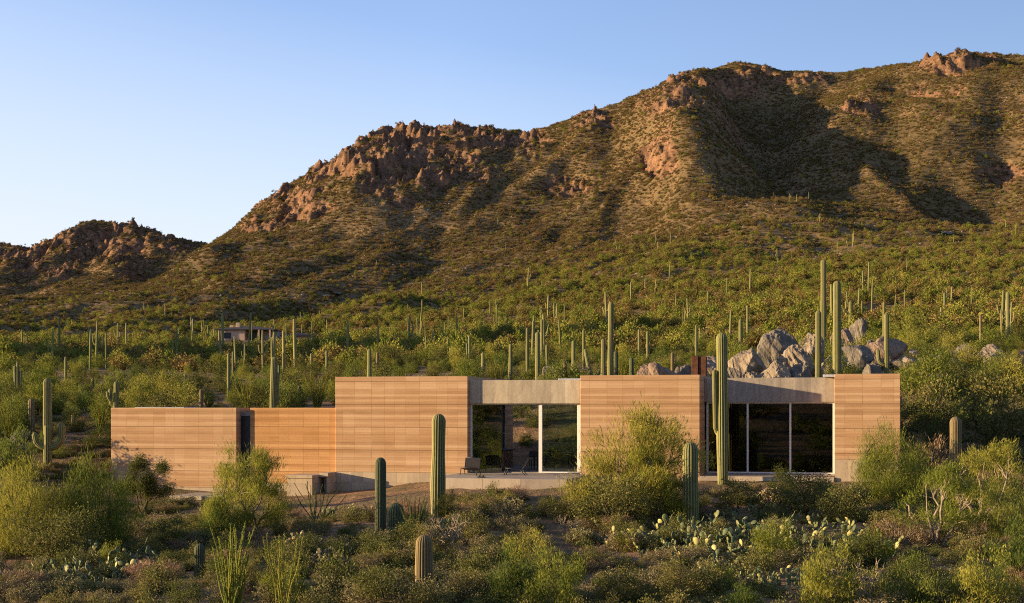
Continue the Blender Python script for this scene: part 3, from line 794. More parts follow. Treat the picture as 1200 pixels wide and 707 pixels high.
def rock_mesh(seed, sx=1, sy=1, sz=1, sub=4, rough=.28, sharp=True):
    import bmesh
    bm = bmesh.new(); bmesh.ops.create_icosphere(bm, subdivisions=sub, radius=1.0)
    me = bpy.data.meshes.new('rock'); bm.to_mesh(me); bm.free()
    V = np.zeros(len(me.vertices)*3); me.vertices.foreach_get('co', V); V = V.reshape(-1, 3)
    rng = np.random.default_rng(seed)
    # cut by random planes: faceted boulder
    for i in range(11 if sharp else 6):
        n = rng.normal(size=3); n /= np.linalg.norm(n); c = rng.uniform(.55, .9)
        d = V@n; m = d > c; V[m] -= np.outer((d[m]-c)*.92, n)
    o = rng.uniform(0, 50)
    f = fbm(V[:, 0]*1.6+V[:, 2]*1.1+o, V[:, 1]*1.6-V[:, 2]*.9+o, seed, 4)
    g = 1-np.abs(fbm(V[:, 0]*3.1+V[:, 2]*.6+o, V[:, 1]*3.1+V[:, 2]*.5, seed+4, 3))*2
    V *= (1+rough*f-.10*np.clip(g-.72, 0, 1)*2)[:, None]
    V *= np.array([sx, sy, sz])
    me.vertices.foreach_set('co', V.ravel().astype(np.float32)); me.update()
    me.polygons.foreach_set('use_smooth', np.full(len(me.polygons), False))
    return me
def rock(loc, sx, sy, sz, mat, label, seed, rz=0, group=None, cat='boulder', name='boulder', sub=4, rough=.28):
    o = link(name, rock_mesh(seed, sx, sy, sz, sub, rough), M[mat], None, loc, rz)
    return tag(o, label, cat, group)

def stuff_gn(name, pts, rot, scl, var, sources, label, cat):
    """one object: many copies of source meshes on the ground (uncountable scrub)"""
    me = bpy.data.meshes.new(name); me.vertices.add(len(pts)); me.vertices.foreach_set('co', np.asarray(pts, np.float32).ravel())
    def at(k, t, v, f):
        a = me.attributes.new(k, t, 'POINT'); a.data.foreach_set(f, v)
    at('rz', 'FLOAT', np.asarray(rot, np.float32), 'value')
    at('scl', 'FLOAT_VECTOR', np.asarray(scl, np.float32).ravel(), 'vector')
    at('var', 'INT', np.asarray(var, np.int32), 'value')
    me.update()
    o = link(name, me); tag(o, label, cat, None, 'stuff')
    ng = bpy.data.node_groups.new(name, 'GeometryNodeTree')
    ng.interface.new_socket('Geometry', in_out='INPUT', socket_type='NodeSocketGeometry')
    ng.interface.new_socket('Geometry', in_out='OUTPUT', socket_type='NodeSocketGeometry')
    gi = ng.nodes.new('NodeGroupInput'); go = ng.nodes.new('NodeGroupOutput'); jn = ng.nodes.new('GeometryNodeJoinGeometry')
    def named(k, t):
        n = ng.nodes.new('GeometryNodeInputNamedAttribute'); n.data_type = t; n.inputs[0].default_value = k; return n.outputs[0]
    cmb = ng.nodes.new('ShaderNodeCombineXYZ'); ng.links.new(named('rz', 'FLOAT'), cmb.inputs[2])
    for i, s in enumerate(sources):
        oi = ng.nodes.new('GeometryNodeObjectInfo'); oi.inputs[0].default_value = s; oi.transform_space = 'ORIGINAL'
        cp = ng.nodes.new('FunctionNodeCompare'); cp.data_type = 'INT'; cp.operation = 'EQUAL'
        ng.links.new(named('var', 'INT'), cp.inputs[2]); cp.inputs[3].default_value = i
        ip = ng.nodes.new('GeometryNodeInstanceOnPoints')
        ng.links.new(gi.outputs[0], ip.inputs['Points']); ng.links.new(cp.outputs[0], ip.inputs['Selection'])
        ng.links.new(oi.outputs['Geometry'], ip.inputs['Instance'])
        ng.links.new(cmb.outputs[0], ip.inputs['Rotation']); ng.links.new(named('scl', 'FLOAT_VECTOR'), ip.inputs['Scale'])
        ng.links.new(ip.outputs[0], jn.inputs[0])
    ng.links.new(jn.outputs[0], go.inputs[0])
    md = o.modifiers.new('scatter', 'NODES'); md.node_group = ng
    return o
# ================================================================ house (local axes: x along the front, y deep, z up from the floor)
def Hpt(px, d): return hs(px, d)
def build_house():
    hx, hy = hw(0, 0)
    hero = empty('desert_house', (hx, hy, 0), -HT)
    tag(hero, 'long low rammed earth house with flat roofs and tall glass openings', 'house')
    S = {k: hs(v) for k, v in dict(a=130, b=277, c=290, d=393, e=548, f=680, g=820, h=978, i=1055).items()}
    LOW = 2.88; TOP = 4.28
    def wallbox(x0, x1, y0, y1, z0, z1, mat='earth', name='rammed_earth_wall', bev=.015):
        return MB().box(x0, x1, y0, y1, z0, z1, bev).build(name, M[mat], hero)
    T = .46
    def volume(x0, x1, y0, y1, zb, zt, mat='earth', zj=None, roof=.22):
        """four rammed earth walls on a concrete footing, roof behind the parapet"""
        zj = zb if zj is None else zj
        m = MB(); m.box(x0, x1, y0, y0+T, zj, zt, .015)
        m.box(x0, x1, y1-T, y1, zj, zt, .015); m.box(x0, x0+T, y0+T, y1-T, zj, zt-.002); m.box(x1-T, x1, y0+T, y1-T, zj, zt-.002)
        m.build('rammed_earth_wall', M[mat], hero)
        if zj > zb:
            f = MB(); f.box(x0+.012, x1-.012, y0+.012, y1-.02, zb, zj-.004, 0); f.build('footing', M['plinth'], hero)
        MB().box(x0+T+.002, x1-T-.002, y0+T+.002, y1-T-.002, zt-roof-.2, zt-roof).build('roof', M['roof'], hero)
    volume(S['a'], S['b'], 0, 7.0, -2.0, LOW, 'earth', -.83, .12)
    volume(S['c'], S['d']-.004, .30, 7.0, -2.0, LOW-.003, 'earth_warm_lit', -.6, .12)
    volume(S['d'], S['e'], 0, 8.6, -1.6, TOP, 'earth', -.03)
    volume(S['f'], S['g'], 0, 8.6, -1.0, TOP, 'earth', -.12)
    volume(S['h'], S['i'], 0, 8.6, -1.2, TOP, 'earth', .72)
    # ---- slot between the two low volumes
    MB().box(S['b']+.003, S['c']-.003, .50, .60, -1.4, LOW-.4).build('slot_door', M['black'], hero)
    MB().box(S['b']+.003, S['c']-.003, .48, 6.9, LOW-.38, LOW-.2).build('roof', M['roof'], hero)
    # ---- breezeway between the tall volumes
    e, f = S['e'], S['f']
    LZ0, LZ1 = 3.06, 4.10
    MB().box(e+.004, f-.004, .24, .62, LZ0, LZ1, .01).build('lintel', M['concrete'], hero)
    MB().box(e+.004, f-.004, .63, 6.6, LZ1-.45, LZ1-.06).build('roof', M['slab'], hero)
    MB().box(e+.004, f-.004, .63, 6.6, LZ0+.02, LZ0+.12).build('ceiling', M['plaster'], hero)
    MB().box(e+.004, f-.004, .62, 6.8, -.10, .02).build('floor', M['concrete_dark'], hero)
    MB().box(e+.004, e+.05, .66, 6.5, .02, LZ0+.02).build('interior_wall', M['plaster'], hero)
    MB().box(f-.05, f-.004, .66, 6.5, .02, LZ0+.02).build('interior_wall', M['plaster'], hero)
    # front sliding window
    def window(x0, x1, y, z0, z1, posts, panes, fw=.07, fd=.09, gm='glass_green', bottoms=None):
        w = MB()
        w.box(x0, x1, y, y+fd, z1-fw*.8, z1, .006)
        for p0, pw in posts: w.box(p0, p0+pw, y+.002, y+fd-.002, z0, z1-fw*.8, .006)
        for (a, b) in (bottoms or []): w.box(a, b, y+.004, y+fd-.004, z0, z0+fw, .006)
        fr = w.build('window_frame', M['frame'], hero)
        for (a, b) in panes: MB().box(a, b, y+fd*.45, y+fd*.55, z0+.01, z1-fw*.85).build('pane', M[gm], fr)
        return fr
    m0 = hs(631.5, .45); m1 = hs(635.5, .45); r0 = hs(676.5, .45)
    window(e+.006, f-.006, .42, .0, LZ0-.002, [(e+.006, .09), (m0, m1-m0), (r0, f-.008-r0)], [(e+.1, hs(588, .47)), (m1, r0)], .06, .10, 'glass_green', [(m1+.002, r0-.002)])
    # rear opening
    window(e+.06, f-.06, 6.45, .02, LZ0-.002, [(e+.06, .08), (e+1.9, .06), (f-.14, .08)], [], .06, .08)
    # kitchen block, stool, table, chairs inside
    isl = empty('kitchen_island', (0, 0, 0)); isl.parent = None
    def world(o, s, d, z, rz=0):
        x, y = hw(s, d); o.location = (x, y, z); o.rotation_euler = (0, 0, -HT+rz)
    world(isl, e+.65, 2.2, .02); tag(isl, 'low brown kitchen block standing inside the open glass bay', 'kitchen island')
    MB().box(-.55, .50, -1.3, 1.6, .06, .90, .01).build('cabinet', M['wood'], isl)
    MB().box(-.58, .56, -1.34, 1.64, .90, .96, .008).build('countertop', M['black'], isl)
    MB().box(-.50, .45, -1.25, 1.55, 0, .06).build('plinth', M['black'], isl)
    tb = empty('dining_table'); world(tb, e+2.9, 4.6, .02); tag(tb, 'dark dining table deep inside the glass bay', 'table')
    MB().box(-.9, .9, -.45, .45, .70, .74, .01).build('tabletop', M['black'], tb)
    for sx in (-.82, .82):
        for sy in (-.38, .38): MB().box(sx-.025, sx+.025, sy-.025, sy+.025, 0, .70).build('leg', M['black'], tb)
    for i, (s, d, r, lb) in enumerate([(e+2.2, 3.8, 0, 'dark dining chair at the near left side of the inside table'), (e+3.3, 3.8, 0, 'dark dining chair at the near right side of the inside table'), (e+2.6, 5.35, math.pi, 'dark dining chair on the far side of the inside table')]):
        c = empty('dining_chair'); world(c, s, d, .02, r); tag(c, lb, 'chair', 'chairs at the inside table')
        MB().box(-.22, .22, -.22, .22, .43, .46, .01).build('seat', M['black'], c)
        MB().box(-.21, .21, -.24, -.215, .55, .84, .008).build('backrest', M['black'], c)
        for sx in (-.2, .2):
            for sy in (-.2, .2): MB().box(sx-.013, sx+.013, sy-.013, sy+.013, 0, .43 if sy > 0 else .62).build('leg', M['black'], c)
    # ---- right glass bay, set back
    g, h = S['g'], S['h']; D2 = 1.95
    MB().box(g+.004, h-.004, D2-.05, D2+.35, 3.12, 4.18, .01).build('lintel', M['concrete_dark'], hero)
    MB().box(g+.004, h-.004, D2+.352, 8.4, 3.6, 4.10).build('roof', M['roof'], hero)
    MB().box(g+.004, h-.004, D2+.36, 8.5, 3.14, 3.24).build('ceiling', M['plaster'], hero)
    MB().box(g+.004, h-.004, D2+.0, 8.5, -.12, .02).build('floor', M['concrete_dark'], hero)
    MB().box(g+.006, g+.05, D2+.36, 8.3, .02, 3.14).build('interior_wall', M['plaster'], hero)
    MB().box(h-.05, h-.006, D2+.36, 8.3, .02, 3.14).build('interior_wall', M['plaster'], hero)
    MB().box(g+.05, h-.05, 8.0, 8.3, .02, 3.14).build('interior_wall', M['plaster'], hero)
    a1 = hs(875, 2.0); a2 = hs(925, 2.0)
    window(g+.08, h-.008, D2+.05, .0, 3.12, [(g+.08, .09), (a1, .08), (a2, .08), (h-.10, .09)], [(g+.17, a1), (a1+.08, a2), (a2+.08, h-.10)], .07, .10, 'glass_dark', [(g+.172, a1-.002), (a1+.082, a2-.002), (a2+.082, h-.102)])
    sofa = empty('sofa'); world(sofa, g+3.0, 5.6, .02); tag(sofa, 'long dark sofa just visible inside the right glass bay', 'sofa')
    MB().box(-1.2, 1.2, -.45, .45, .12, .42, .05).build('seat', M['sling'], sofa); MB().box(-1.2, 1.2, .30, .5, .42, .82, .05).build('backrest', M['sling'], sofa)
    for sx in (-1.28, 1.2): MB().box(sx, sx+.08, -.45, .5, .12, .6, .02).build('armrest', M['sling'], sofa)
    # roof pieces
    cs = hs(811, 3.0); ce = hs(828, 3.0)
    ch = MB(); ch.box(cs, cs+(ce-cs)*.5-.02, 2.7, 3.3, TOP-.42, 5.20, .01); ch.box(cs+(ce-cs)*.5+.02, ce, 2.75, 3.35, TOP-.42, 5.16, .01)
    ch.box(cs+(ce-cs)*.5-.019, cs+(ce-cs)*.5+.019, 2.8, 3.2, TOP-.42, 5.1)
    ch.build('chimney', M['rust'], hero)
    k0 = hs(964.5, 1.8); MB().box(k0, S['h']-.01, 1.55, 2.6, 4.19, 4.30, .01).build('roof_edge', M['steel'], hero)
    k0 = hs(655, 2.2); MB().box(k0, S['f']-.25, 2.0, 3.0, LZ1-.06, 4.20, .01).build('skylight', M['steel'], hero)
    k0 = hs(165, 5); MB().box(k0, hs(222, 5), 4.4, 6.0, LOW-.12, LOW+.035, .01).build('skylight', M['steel'], hero)
    # right bay step
    MB().box(g+.01, h-.01, -.10, D2+.04, -.24, -.035, .01).build('terrace_step', M['slab'], hero)
    # ---- terrace in front of the breezeway
    tr = MB().box(hs(548)-.32, f+.35, -4.7, .60, -.75, -.02, .012).build('terrace', M['slab']); x, y = hw(0, 0)
    tr.location = (x, y, 0); tr.rotation_euler = (0, 0, -HT); tag(tr, kind='structure')
    # ---- concrete planter walls by the low wing
    def outdoor(name, label, cat, parts):
        t = empty(name, (x, y, 0), -HT); tag(t, label, cat)
        for (nm, mt, b) in parts:
            m = MB()
            for bb in b: m.box(*bb, .012)
            m.build(nm, M[mt], t)
    p0 = hs(345, -1.2); p1 = hs(366, -1.8); p2 = hs(382, -1.2)
    outdoor('concrete_bench', 'pale concrete bench and planter wall at the inner corner of the low wing', 'concrete bench', [
        ('top', 'plinth', [(hs(336, -1.6), p1-.02, -1.75, .0, -.26, -.12), (p1-.018, hs(392, -.2)-.02, -.95, .29, -.24, -.04)]),
        ('wall', 'plinth', [(hs(336, -1.6)+.05, p1-.04, -1.7, -.1, -2.0, -.262), (p2-.1, hs(391, -.3), -.9, .28, -1.6, -.242)]),
        ('shade_side', 'concrete_dark', [(p1+.06, p2-.14, -.55, -.45, -1.7, -.242)])])  # darker concrete panel paints the shadow on the front of the block
    q0 = hs(176, -3.5); q1 = hs(204, -3.5); q2 = hs(224, -3.5); q3 = hs(243, -3.5)
    outdoor('garden_steps', 'concrete garden steps and planter box below the leftmost wall', 'steps', [
        ('planter_wall', 'slab', [(q1-.5, q2+.25, -3.0, -.4, -1.22, -1.04), (q2-.02, q3, -2.8, -.6, -2.2, -1.06), (q0, q1-.2, -3.6, -2.2, -2.3, -1.45), (q1-.48, q1-.1, -2.9, -.5, -2.2, -1.225)]),
        ('shade_recess', 'concrete_dark', [(q1-.08, q2-.04, -2.1, -2.0, -2.3, -1.23)]),  # darker panel stands in for the shade inside the box
        ('step', 'slab', [(q1-.1, q2-.05, -3.1, -2.12, -2.1, -1.72)])])
    # ---- two lounge chairs, a dark tray
    def lounge(s, d, rz, label, side=False):
        c = empty('lounge_chair'); world(c, s, d, -.02, rz); c.scale = (1, 1.05, .84); tag(c, label, 'lounge chair', 'lounge chairs on the terrace')
        for sx in (-.33, .33):
            m = MB(); r = .018
            m.tube(np.array([[sx*1.1, -.46, 0], [sx, -.38, .36]]), r, 8); m.build('leg', M['black'], c, True)
            m = MB(); m.tube(np.array([[sx*1.05, .42, 0], [sx, .30, .14], [sx, .22, .27]]), r, 8); m.build('leg', M['black'], c, True)
        m = MB()
        for sx in (-.33, .33): m.tube(np.array([[sx, -.40, .38], [sx, -.1, .33], [sx, .24, .26], [sx, .34, .40], [sx, .52, .86]]), .018, 8)
        for (yy, zz) in ((-.40, .38), (.24, .26), (.52, .86)): m.tube(np.array([[-.33, yy, zz], [.33, yy, zz]]), .018, 8)
        m.build('frame', M['black'], c, True)
        t = np.linspace(0, 1, 8); V = []; F = []
        P = np.array([[-.39, .375], [-.2, .335], [0, .29], [.22, .262]])
        for nm, P in (('seat', [(-.39, .385), (-.2, .335), (0, .30), (.22, .272)]), ('backrest', [(.27, .31), (.34, .43), (.43, .66), (.51, .85)])):
            m = MB(); V = []; n = len(P)
            for (yy, zz) in P: V += [(-.31, yy, zz+.012), (.31, yy, zz+.012), (.31, yy+.004, zz-.012), (-.31, yy+.004, zz-.012)]
            Q = []
            for k in range(n-1):
                for u in range(4): Q.append((4*k+u, 4*k+(u+1) % 4, 4*k+4+(u+1) % 4, 4*k+4+u))
            Q += [(0, 3, 2, 1), (4*n-4, 4*n-3, 4*n-2, 4*n-1)]
            m.add(np.array(V), Q); m.build(nm, M['sling'], c)
    lounge(hs(551.5, -1.7), -1.7, 0.05, 'black and brown lounge chair facing out at the left jamb of the opening')
    lounge(hs(605, -1.5), -1.5, -math.pi/2+.1, 'black reclined lounge chair seen from the side in the open bay')
    ty = empty('tray'); world(ty, hs(564, -3.9), -3.9, -.02); tag(ty, 'small dark tray with cups lying on the terrace floor', 'tray')
    mb = MB(); mb.tube(np.array([[0, 0, 0], [0, 0, .02], [0, 0, .035]]), [.16, .19, .2], 20); mb.build('plate', M['black'], ty)
    for i, dx in enumerate((-.07, .07)):
        mb = MB(); mb.tube(np.array([[dx, 0, .03], [dx, 0, .06], [dx, 0, .10]]), [.03, .04, .042], 12); mb.build('cup', M['sling'], ty)

def far_house():
    Y = 372.0
    x, y, z = At(303, Y); k = Y/F
    def X(px): return (px-600)*k - x
    def Z(py): return Ztop(py, Y)-z
    t = empty('distant_house', (x, y, z)); tag(t, 'low tan house with hipped blue grey roofs among cacti on the far slope', 'house'); t.scale = (1, 1, .84)
    def hip(x0, x1, y0, y1, zb, zt, inset, name='roof', th=.25):
        m = MB(); V = [(x0, y0, zb), (x1, y0, zb), (x1, y1, zb), (x0, y1, zb), (x0+inset, (y0+y1)/2, zt), (x1-inset, (y0+y1)/2, zt),
                       (x0, y0, zb-th), (x1, y0, zb-th), (x1, y1, zb-th), (x0, y1, zb-th)]
        Q = [(0, 1, 5, 4), (2, 3, 4, 5), (0, 6, 7, 1), (1, 7, 8, 2), (2, 8, 9, 3), (3, 9, 6, 0), (6, 9, 8, 7)]; T = [(1, 2, 5), (3, 0, 4)]
        m.add(np.array(V), Q, T); return m.build(name, M['roofblue'], t)
    MB().box(X(255), X(286), 1, 9, -3, Z(384), .05).build('wall', M['stucco'], t)
    MB().box(X(286.2), X(322), 4, 10, -3, Z(384), .05).build('wall', M['stucco_pale'], t)
    MB().box(X(333), X(371), 2, 9, -4, Z(391.5), .05).build('wall', M['stucco_pale'], t)
    MB().box(X(261), X(270), .9, 1.0, Z(396), Z(388)).build('window', M['black'], t)
    MB().box(X(290), X(306), 3.8, 3.98, Z(398), Z(385.5)).build('window', M['black'], t)
    for px in (249.5, 303, 316): MB().box(X(px)-.2, X(px)+.2, .2, .6, -3, Z(384)).build('porch_post', M['stucco'], t)
    r = hip(X(250), X(323), .2, 10.5, Z(383), Z(378), 6)
    hip(X(327), X(374), 1, 10, Z(391), Z(387.5), 5)
    MB().box(X(273), X(277.5), 4, 5.5, Z(383), Z(373), .05).build('chimney', M['stucco'], r)
    MB().box(X(265), X(269), 5, 6.2, Z(383), Z(376), .05).build('chimney', M['stucco'], r)
# ================================================================ scene
make_materials()
g = link('ground', ground_mesh(), M['ground']); tag(g, kind='structure')
build_house()
far_house()

# ---- named saguaros -------------------------------------------------------
def sag(px, top, base=None, Y=None, wpx=6, label='', arms=(), mat='saguaro', ribs=14, lean=0, group=None, name='saguaro', nv=None, amp=.10, cat='saguaro cactus', sink=0):
    """px column, top row and either base row or distance; arms: (row of joint, side, reach px, top row, width px)"""
    if Y is None: x, y, z = Ray(px, base)
    else: x, y, z = At(px, Y)
    k = y/F; h = Ztop(top, y)-z; r = wpx*k/2
    A = []
    for a in arms:
        zj = Ztop(a[0], y)-z; rt = Ztop(a[3], y)-z
        reach = a[2]*k; ar = a[4]*k/2
        zj = max(zj, .12*h)
        A.append((zj, a[1], reach, max(.15, rt-zj-reach*.75-ar), ar, a[5] if len(a) > 5 else 0.0))
    return saguaro((x, y, z), h, r, label, A, (lean, 0), mat, ribs, group, nv, amp, cat, name)
near = [
 dict(px=513, top=485, base=611, wpx=15, ribs=16, lean=.01, label='tall ribbed green saguaro in front of the central earth wall, left of the terrace', mat='saguaro'),
 dict(px=446, top=536, base=628, wpx=12, mat='saguaro_dark', ribs=16, label='dark green column saguaro without arms before the pale footing of the central wall'),
 dict(px=497, top=626, base=702, wpx=19, mat='saguaro_brown', ribs=18, label='stubby brown spiny saguaro at the bottom edge of the foreground'),
 dict(px=809, top=518, base=612, wpx=17, mat='saguaro', ribs=16, label='stout ribbed saguaro beside the big palo verde, in front of the right glass bay corner'),
 dict(px=847, top=390, base=568, wpx=12.2, ribs=14, lean=-.006, arms=[(506, -1, 9.0, 433, 4.6, .15), (509, -1, 9.0, 477, 6.5, -.9)], label='tallest saguaro before the dark windows, two arms hugging its left side'),
 dict(px=234, top=637, base=676, wpx=12, mat='saguaro_dark', ribs=14, label='small dark barrel shaped saguaro in the lower left scrub'),
 dict(px=1120, top=488, base=585, wpx=13, mat='saguaro_brown', ribs=16, label='brown tipped saguaro rising out of the loose tree right of the house'),
 dict(px=56, top=443, base=548, wpx=9, ribs=14, lean=-.005, arms=[(524, -1, 14, 508, 6, .1), (524, 1, 15, 497, 8, .3), (520, 1, 1.5, 497, 6.5, -1.5)], label='saguaro with three short arms beside the left end of the house'),
 dict(px=37, top=467, base=511, wpx=7, ribs=12, mat='saguaro_brown', label='short plump saguaro just left of the three armed one'),
 dict(px=21, top=424, base=476, wpx=3.6, ribs=10, arms=[(466, -1, 3, 428, 3), (468, 1, 3, 434, 3)], label='three stemmed saguaro in the far left scrub'),
 dict(px=135, top=447, Y=78, wpx=6, ribs=12, lean=.03, arms=[(475, -1, 6, 455, 3.6), (470, -1, 9, 462, 3, .4)], label='saguaro with two left arms behind the left corner of the low wing'),
 dict(px=86, top=485, base=500, wpx=5, ribs=10, mat='saguaro_brown', label='tiny dark saguaro halfway between the armed one and the low wing'),
 dict(px=236, top=456, Y=78, wpx=4.5, ribs=12, mat='saguaro_brown', label='short brown saguaro behind the low wing roof, left of the slot'),
 dict(px=319, top=418, Y=76, wpx=7.5, ribs=14, lean=.02, arms=[(474, 1, 4.5, 436, 4)], label='thick leaning saguaro with a right arm behind the middle low wall'),
 dict(px=268, top=414, Y=92, wpx=3.6, ribs=10, arms=[(450, 1, 4, 441, 2)], label='slim saguaro with one stub arm behind the slot of the low wing'),
 dict(px=273, top=412, Y=130, wpx=2.4, ribs=8, label='thin pale saguaro right behind the stub armed one'),
 dict(px=351, top=452, Y=84, wpx=4, ribs=10, mat='saguaro_dark', label='dark short saguaro behind the right end of the middle low wall'),
 dict(px=433, top=409, Y=88, wpx=4.6, ribs=12, label='pale thick saguaro rising behind the left part of the tall central wall'),
 dict(px=442, top=413, Y=100, wpx=3.2, ribs=10, lean=.01, mat='saguaro_brown', arms=[(436, -1, 3, 424, 2)], label='brown knobby saguaro beside the pale one behind the central wall'),
 dict(px=598, top=403, Y=92, wpx=4.2, ribs=12, lean=.01, label='leaning saguaro behind the middle of the concrete lintel'),
 dict(px=566, top=413, Y=98, wpx=3.6, ribs=10, label='saguaro behind the left end of the concrete lintel'),
 dict(px=550, top=393, Y=125, wpx=3, ribs=10, arms=[(425, -1, 2.5, 402, 2)], label='slender saguaro far behind the left end of the concrete lintel'),
 dict(px=630, top=389, Y=90, wpx=5, ribs=12, label='tallest stem of the crowded saguaros behind the concrete lintel'),
 dict(px=618, top=384, Y=105, wpx=3.4, ribs=10, label='slim saguaro at the left edge of the crowd behind the lintel'),
 dict(px=624, top=376, Y=125, wpx=2.8, ribs=10, lean=.02, label='faint tall saguaro at the back of the crowd behind the lintel'),
 dict(px=635, top=374, Y=118, wpx=3, ribs=10, label='tall thin saguaro at the right edge of the crowd behind the lintel'),
 dict(px=641, top=404, Y=110, wpx=2.5, ribs=8, lean=-.01, label='short thin saguaro right of the crowd behind the lintel'),
 dict(px=662, top=424, Y=84, wpx=4, ribs=12, mat='saguaro_brown', label='short thick saguaro behind the right third of the lintel'),
 dict(px=672, top=399, Y=86, wpx=4, ribs=12, label='straight bright saguaro behind the right end of the lintel'),
 dict(px=684, top=386, Y=115, wpx=2.8, ribs=10, label='thin tall saguaro behind the joint of lintel and chimney wall'),
 dict(px=694, top=409, Y=84, wpx=4.6, ribs=12, lean=.0, arms=[], label='V shaped saguaro arms'),
 dict(px=707, top=397, Y=83, wpx=5, ribs=12, mat='saguaro', label='straight saguaro immediately left of the tallest one behind the chimney wall'),
 dict(px=715, top=354, Y=88, wpx=6, ribs=14, lean=.012, label='tallest saguaro behind the chimney wall, with a slight lean'),
 dict(px=722, top=411, Y=84, wpx=4.6, ribs=12, mat='saguaro_dark', label='darker saguaro immediately right of the tallest one behind the chimney wall'),
 dict(px=740, top=419, Y=85, wpx=5, ribs=12, mat='saguaro_dark', label='short dark saguaro left of the pinkish rock behind the chimney wall'),
 dict(px=749, top=386, Y=120, wpx=2.8, ribs=10, label='thin saguaro on the slope above the pinkish rock, left of a pair'),
 dict(px=759, top=388, Y=125, wpx=3, ribs=10, arms=[(412, 1, 2, 404, 2)], label='thin saguaro with a stub arm above the pinkish rock'),
 dict(px=816, top=381, Y=118, wpx=3, ribs=10, label='thin saguaro rising right above the rusty steel chimney'),
 dict(px=788, top=413, Y=88, wpx=3.6, ribs=10, mat='saguaro_brown', label='short saguaro between the pinkish rock and the rusty chimney'),
 dict(px=868, top=374, Y=128, wpx=4.4, ribs=12, label='short pale saguaro above the tall light boulder'),
 dict(px=876, top=358, Y=170, wpx=2.6, ribs=8, label='small thin saguaro upslope of the boulder field'),
 dict(px=965, top=304, Y=112, wpx=6.2, ribs=14, label='very tall straight saguaro standing in the boulder field'),
 dict(px=981, top=329, Y=80, wpx=8.8, ribs=16, mat='saguaro', label='thick tall saguaro behind the left end of the rightmost wall'),
 dict(px=959, top=364, Y=82, wpx=6.4, ribs=14, label='medium saguaro behind the right end of the dark lintel'),
 dict(px=997, top=353, Y=150, wpx=4.6, ribs=12, label='short saguaro in the rubble above the grey dome boulder'),
 dict(px=1039, top=367, Y=82, wpx=5.6, ribs=12, arms=[(427, -1, 9.5, 409, 4.4)], label='saguaro with one curved left arm behind the rightmost wall'),
 dict(px=1036, top=354, Y=112, wpx=3.2, ribs=10, label='thin saguaro right behind the one with the curved arm'),
 dict(px=1103, top=360, Y=170, wpx=2.6, ribs=10, arms=[(384, 1, 3, 372, 2)], label='small armed saguaro on the right slope, left one of a close pair'),
 dict(px=1107, top=343, Y=190, wpx=2.6, ribs=10, label='small straight saguaro on the right slope, taller one of a close pair'),
 dict(px=1181, top=342, Y=130, wpx=4, ribs=12, label='bright saguaro standing alone near the right edge of the picture'),
 dict(px=1149, top=369, Y=125, wpx=3, ribs=10, mat='saguaro_brown', label='brown slim saguaro left of the bright one at the right edge'),
 dict(px=77, top=418, base=452, wpx=2.8, ribs=10, label='thin saguaro in the dark hollow on the left, nearest the armed one'),
 dict(px=109, top=443, base=470, wpx=3, ribs=10, label='short saguaro left of the low wing in rough scrub'),
 dict(px=100, top=430, base=446, wpx=2.8, ribs=10, label='short thin saguaro in the left hollow above the low wing'),
 dict(px=195, top=445, base=463, wpx=3.4, ribs=10, mat='saguaro_brown', label='brown stub saguaro, first of the small cluster behind the low wing'),
 dict(px=202, top=438, base=458, wpx=3, ribs=10, label='second saguaro of the small cluster behind the low wing'),
 dict(px=217, top=438, base=453, wpx=3, ribs=10, label='rightmost saguaro of the small cluster behind the low wing'),
 dict(px=383, top=411, Y=110, wpx=2.8, ribs=10, label='slim saguaro just left of the corner of the tall central wall'),
 dict(px=365, top=414, Y=120, wpx=2.6, ribs=10, label='slim saguaro behind the green ocotillo patch left of the central wall'),
 dict(px=332, top=413, Y=125, wpx=2.6, ribs=10, label='thin saguaro right of the thick leaning one'),
 dict(px=327, top=428, Y=105, wpx=2.4, ribs=8, mat='saguaro_dark', label='dark little saguaro close behind the thick leaning one'),
]
for q in near:
    if q['label'].startswith('V shaped'):
        x, y, z = At(694, 84); k = y/F
        e = empty('saguaro', (x, y, z)); tag(e, 'forked saguaro whose two arms make a V, behind the chimney wall', 'saguaro cactus')
        P = np.array([[.1, 0, -.2], [.08, 0, .9], [.05, 0, 1.25]]); 
        zz = Ztop(440, y)-z; t1 = Ztop(411, y)-z; t2 = Ztop(432, y)-z
        for nm, P in (('arm', [(.15, 0, -.2), (.12, 0, zz-.4), (-.02, 0, zz+.05), (-.22, 0, zz+.45), (-.36, 0, t1-.2), (-.40, 0, t1)]),
                      ('arm', [(.15, 0, -.1), (.14, 0, zz-.3), (.26, 0, zz), (.42, 0, zz+.18), (.5, 0, t2)])):
            P = np.array(P); tt = np.linspace(0, len(P)-1, 16); P = np.stack([np.interp(tt, range(len(P)), P[:, i]) for i in range(3)], axis=1)
            P = _blur(P, 1.2, 0)
            link(nm, column_mesh(P, .105, 10, .1, None, 'arm', False), M['saguaro'], e)
        continue
    sag(**q)

# ---- barrel cactus, agave and other single plants of the foreground ---------
x, y, z = Ray(464, 632); k = y/F
P = np.array([[0, 0, t] for t in np.linspace(-.1, 42*k-.3, 12)]); e = empty('barrel_cactus', (x, y, z)); tag(e, 'dark rounded barrel cactus behind the dark column saguaro', 'barrel cactus')
link('body', column_mesh(P, 9.5*k, 20, .09, None, 'body'), M['saguaro_dark'], e)

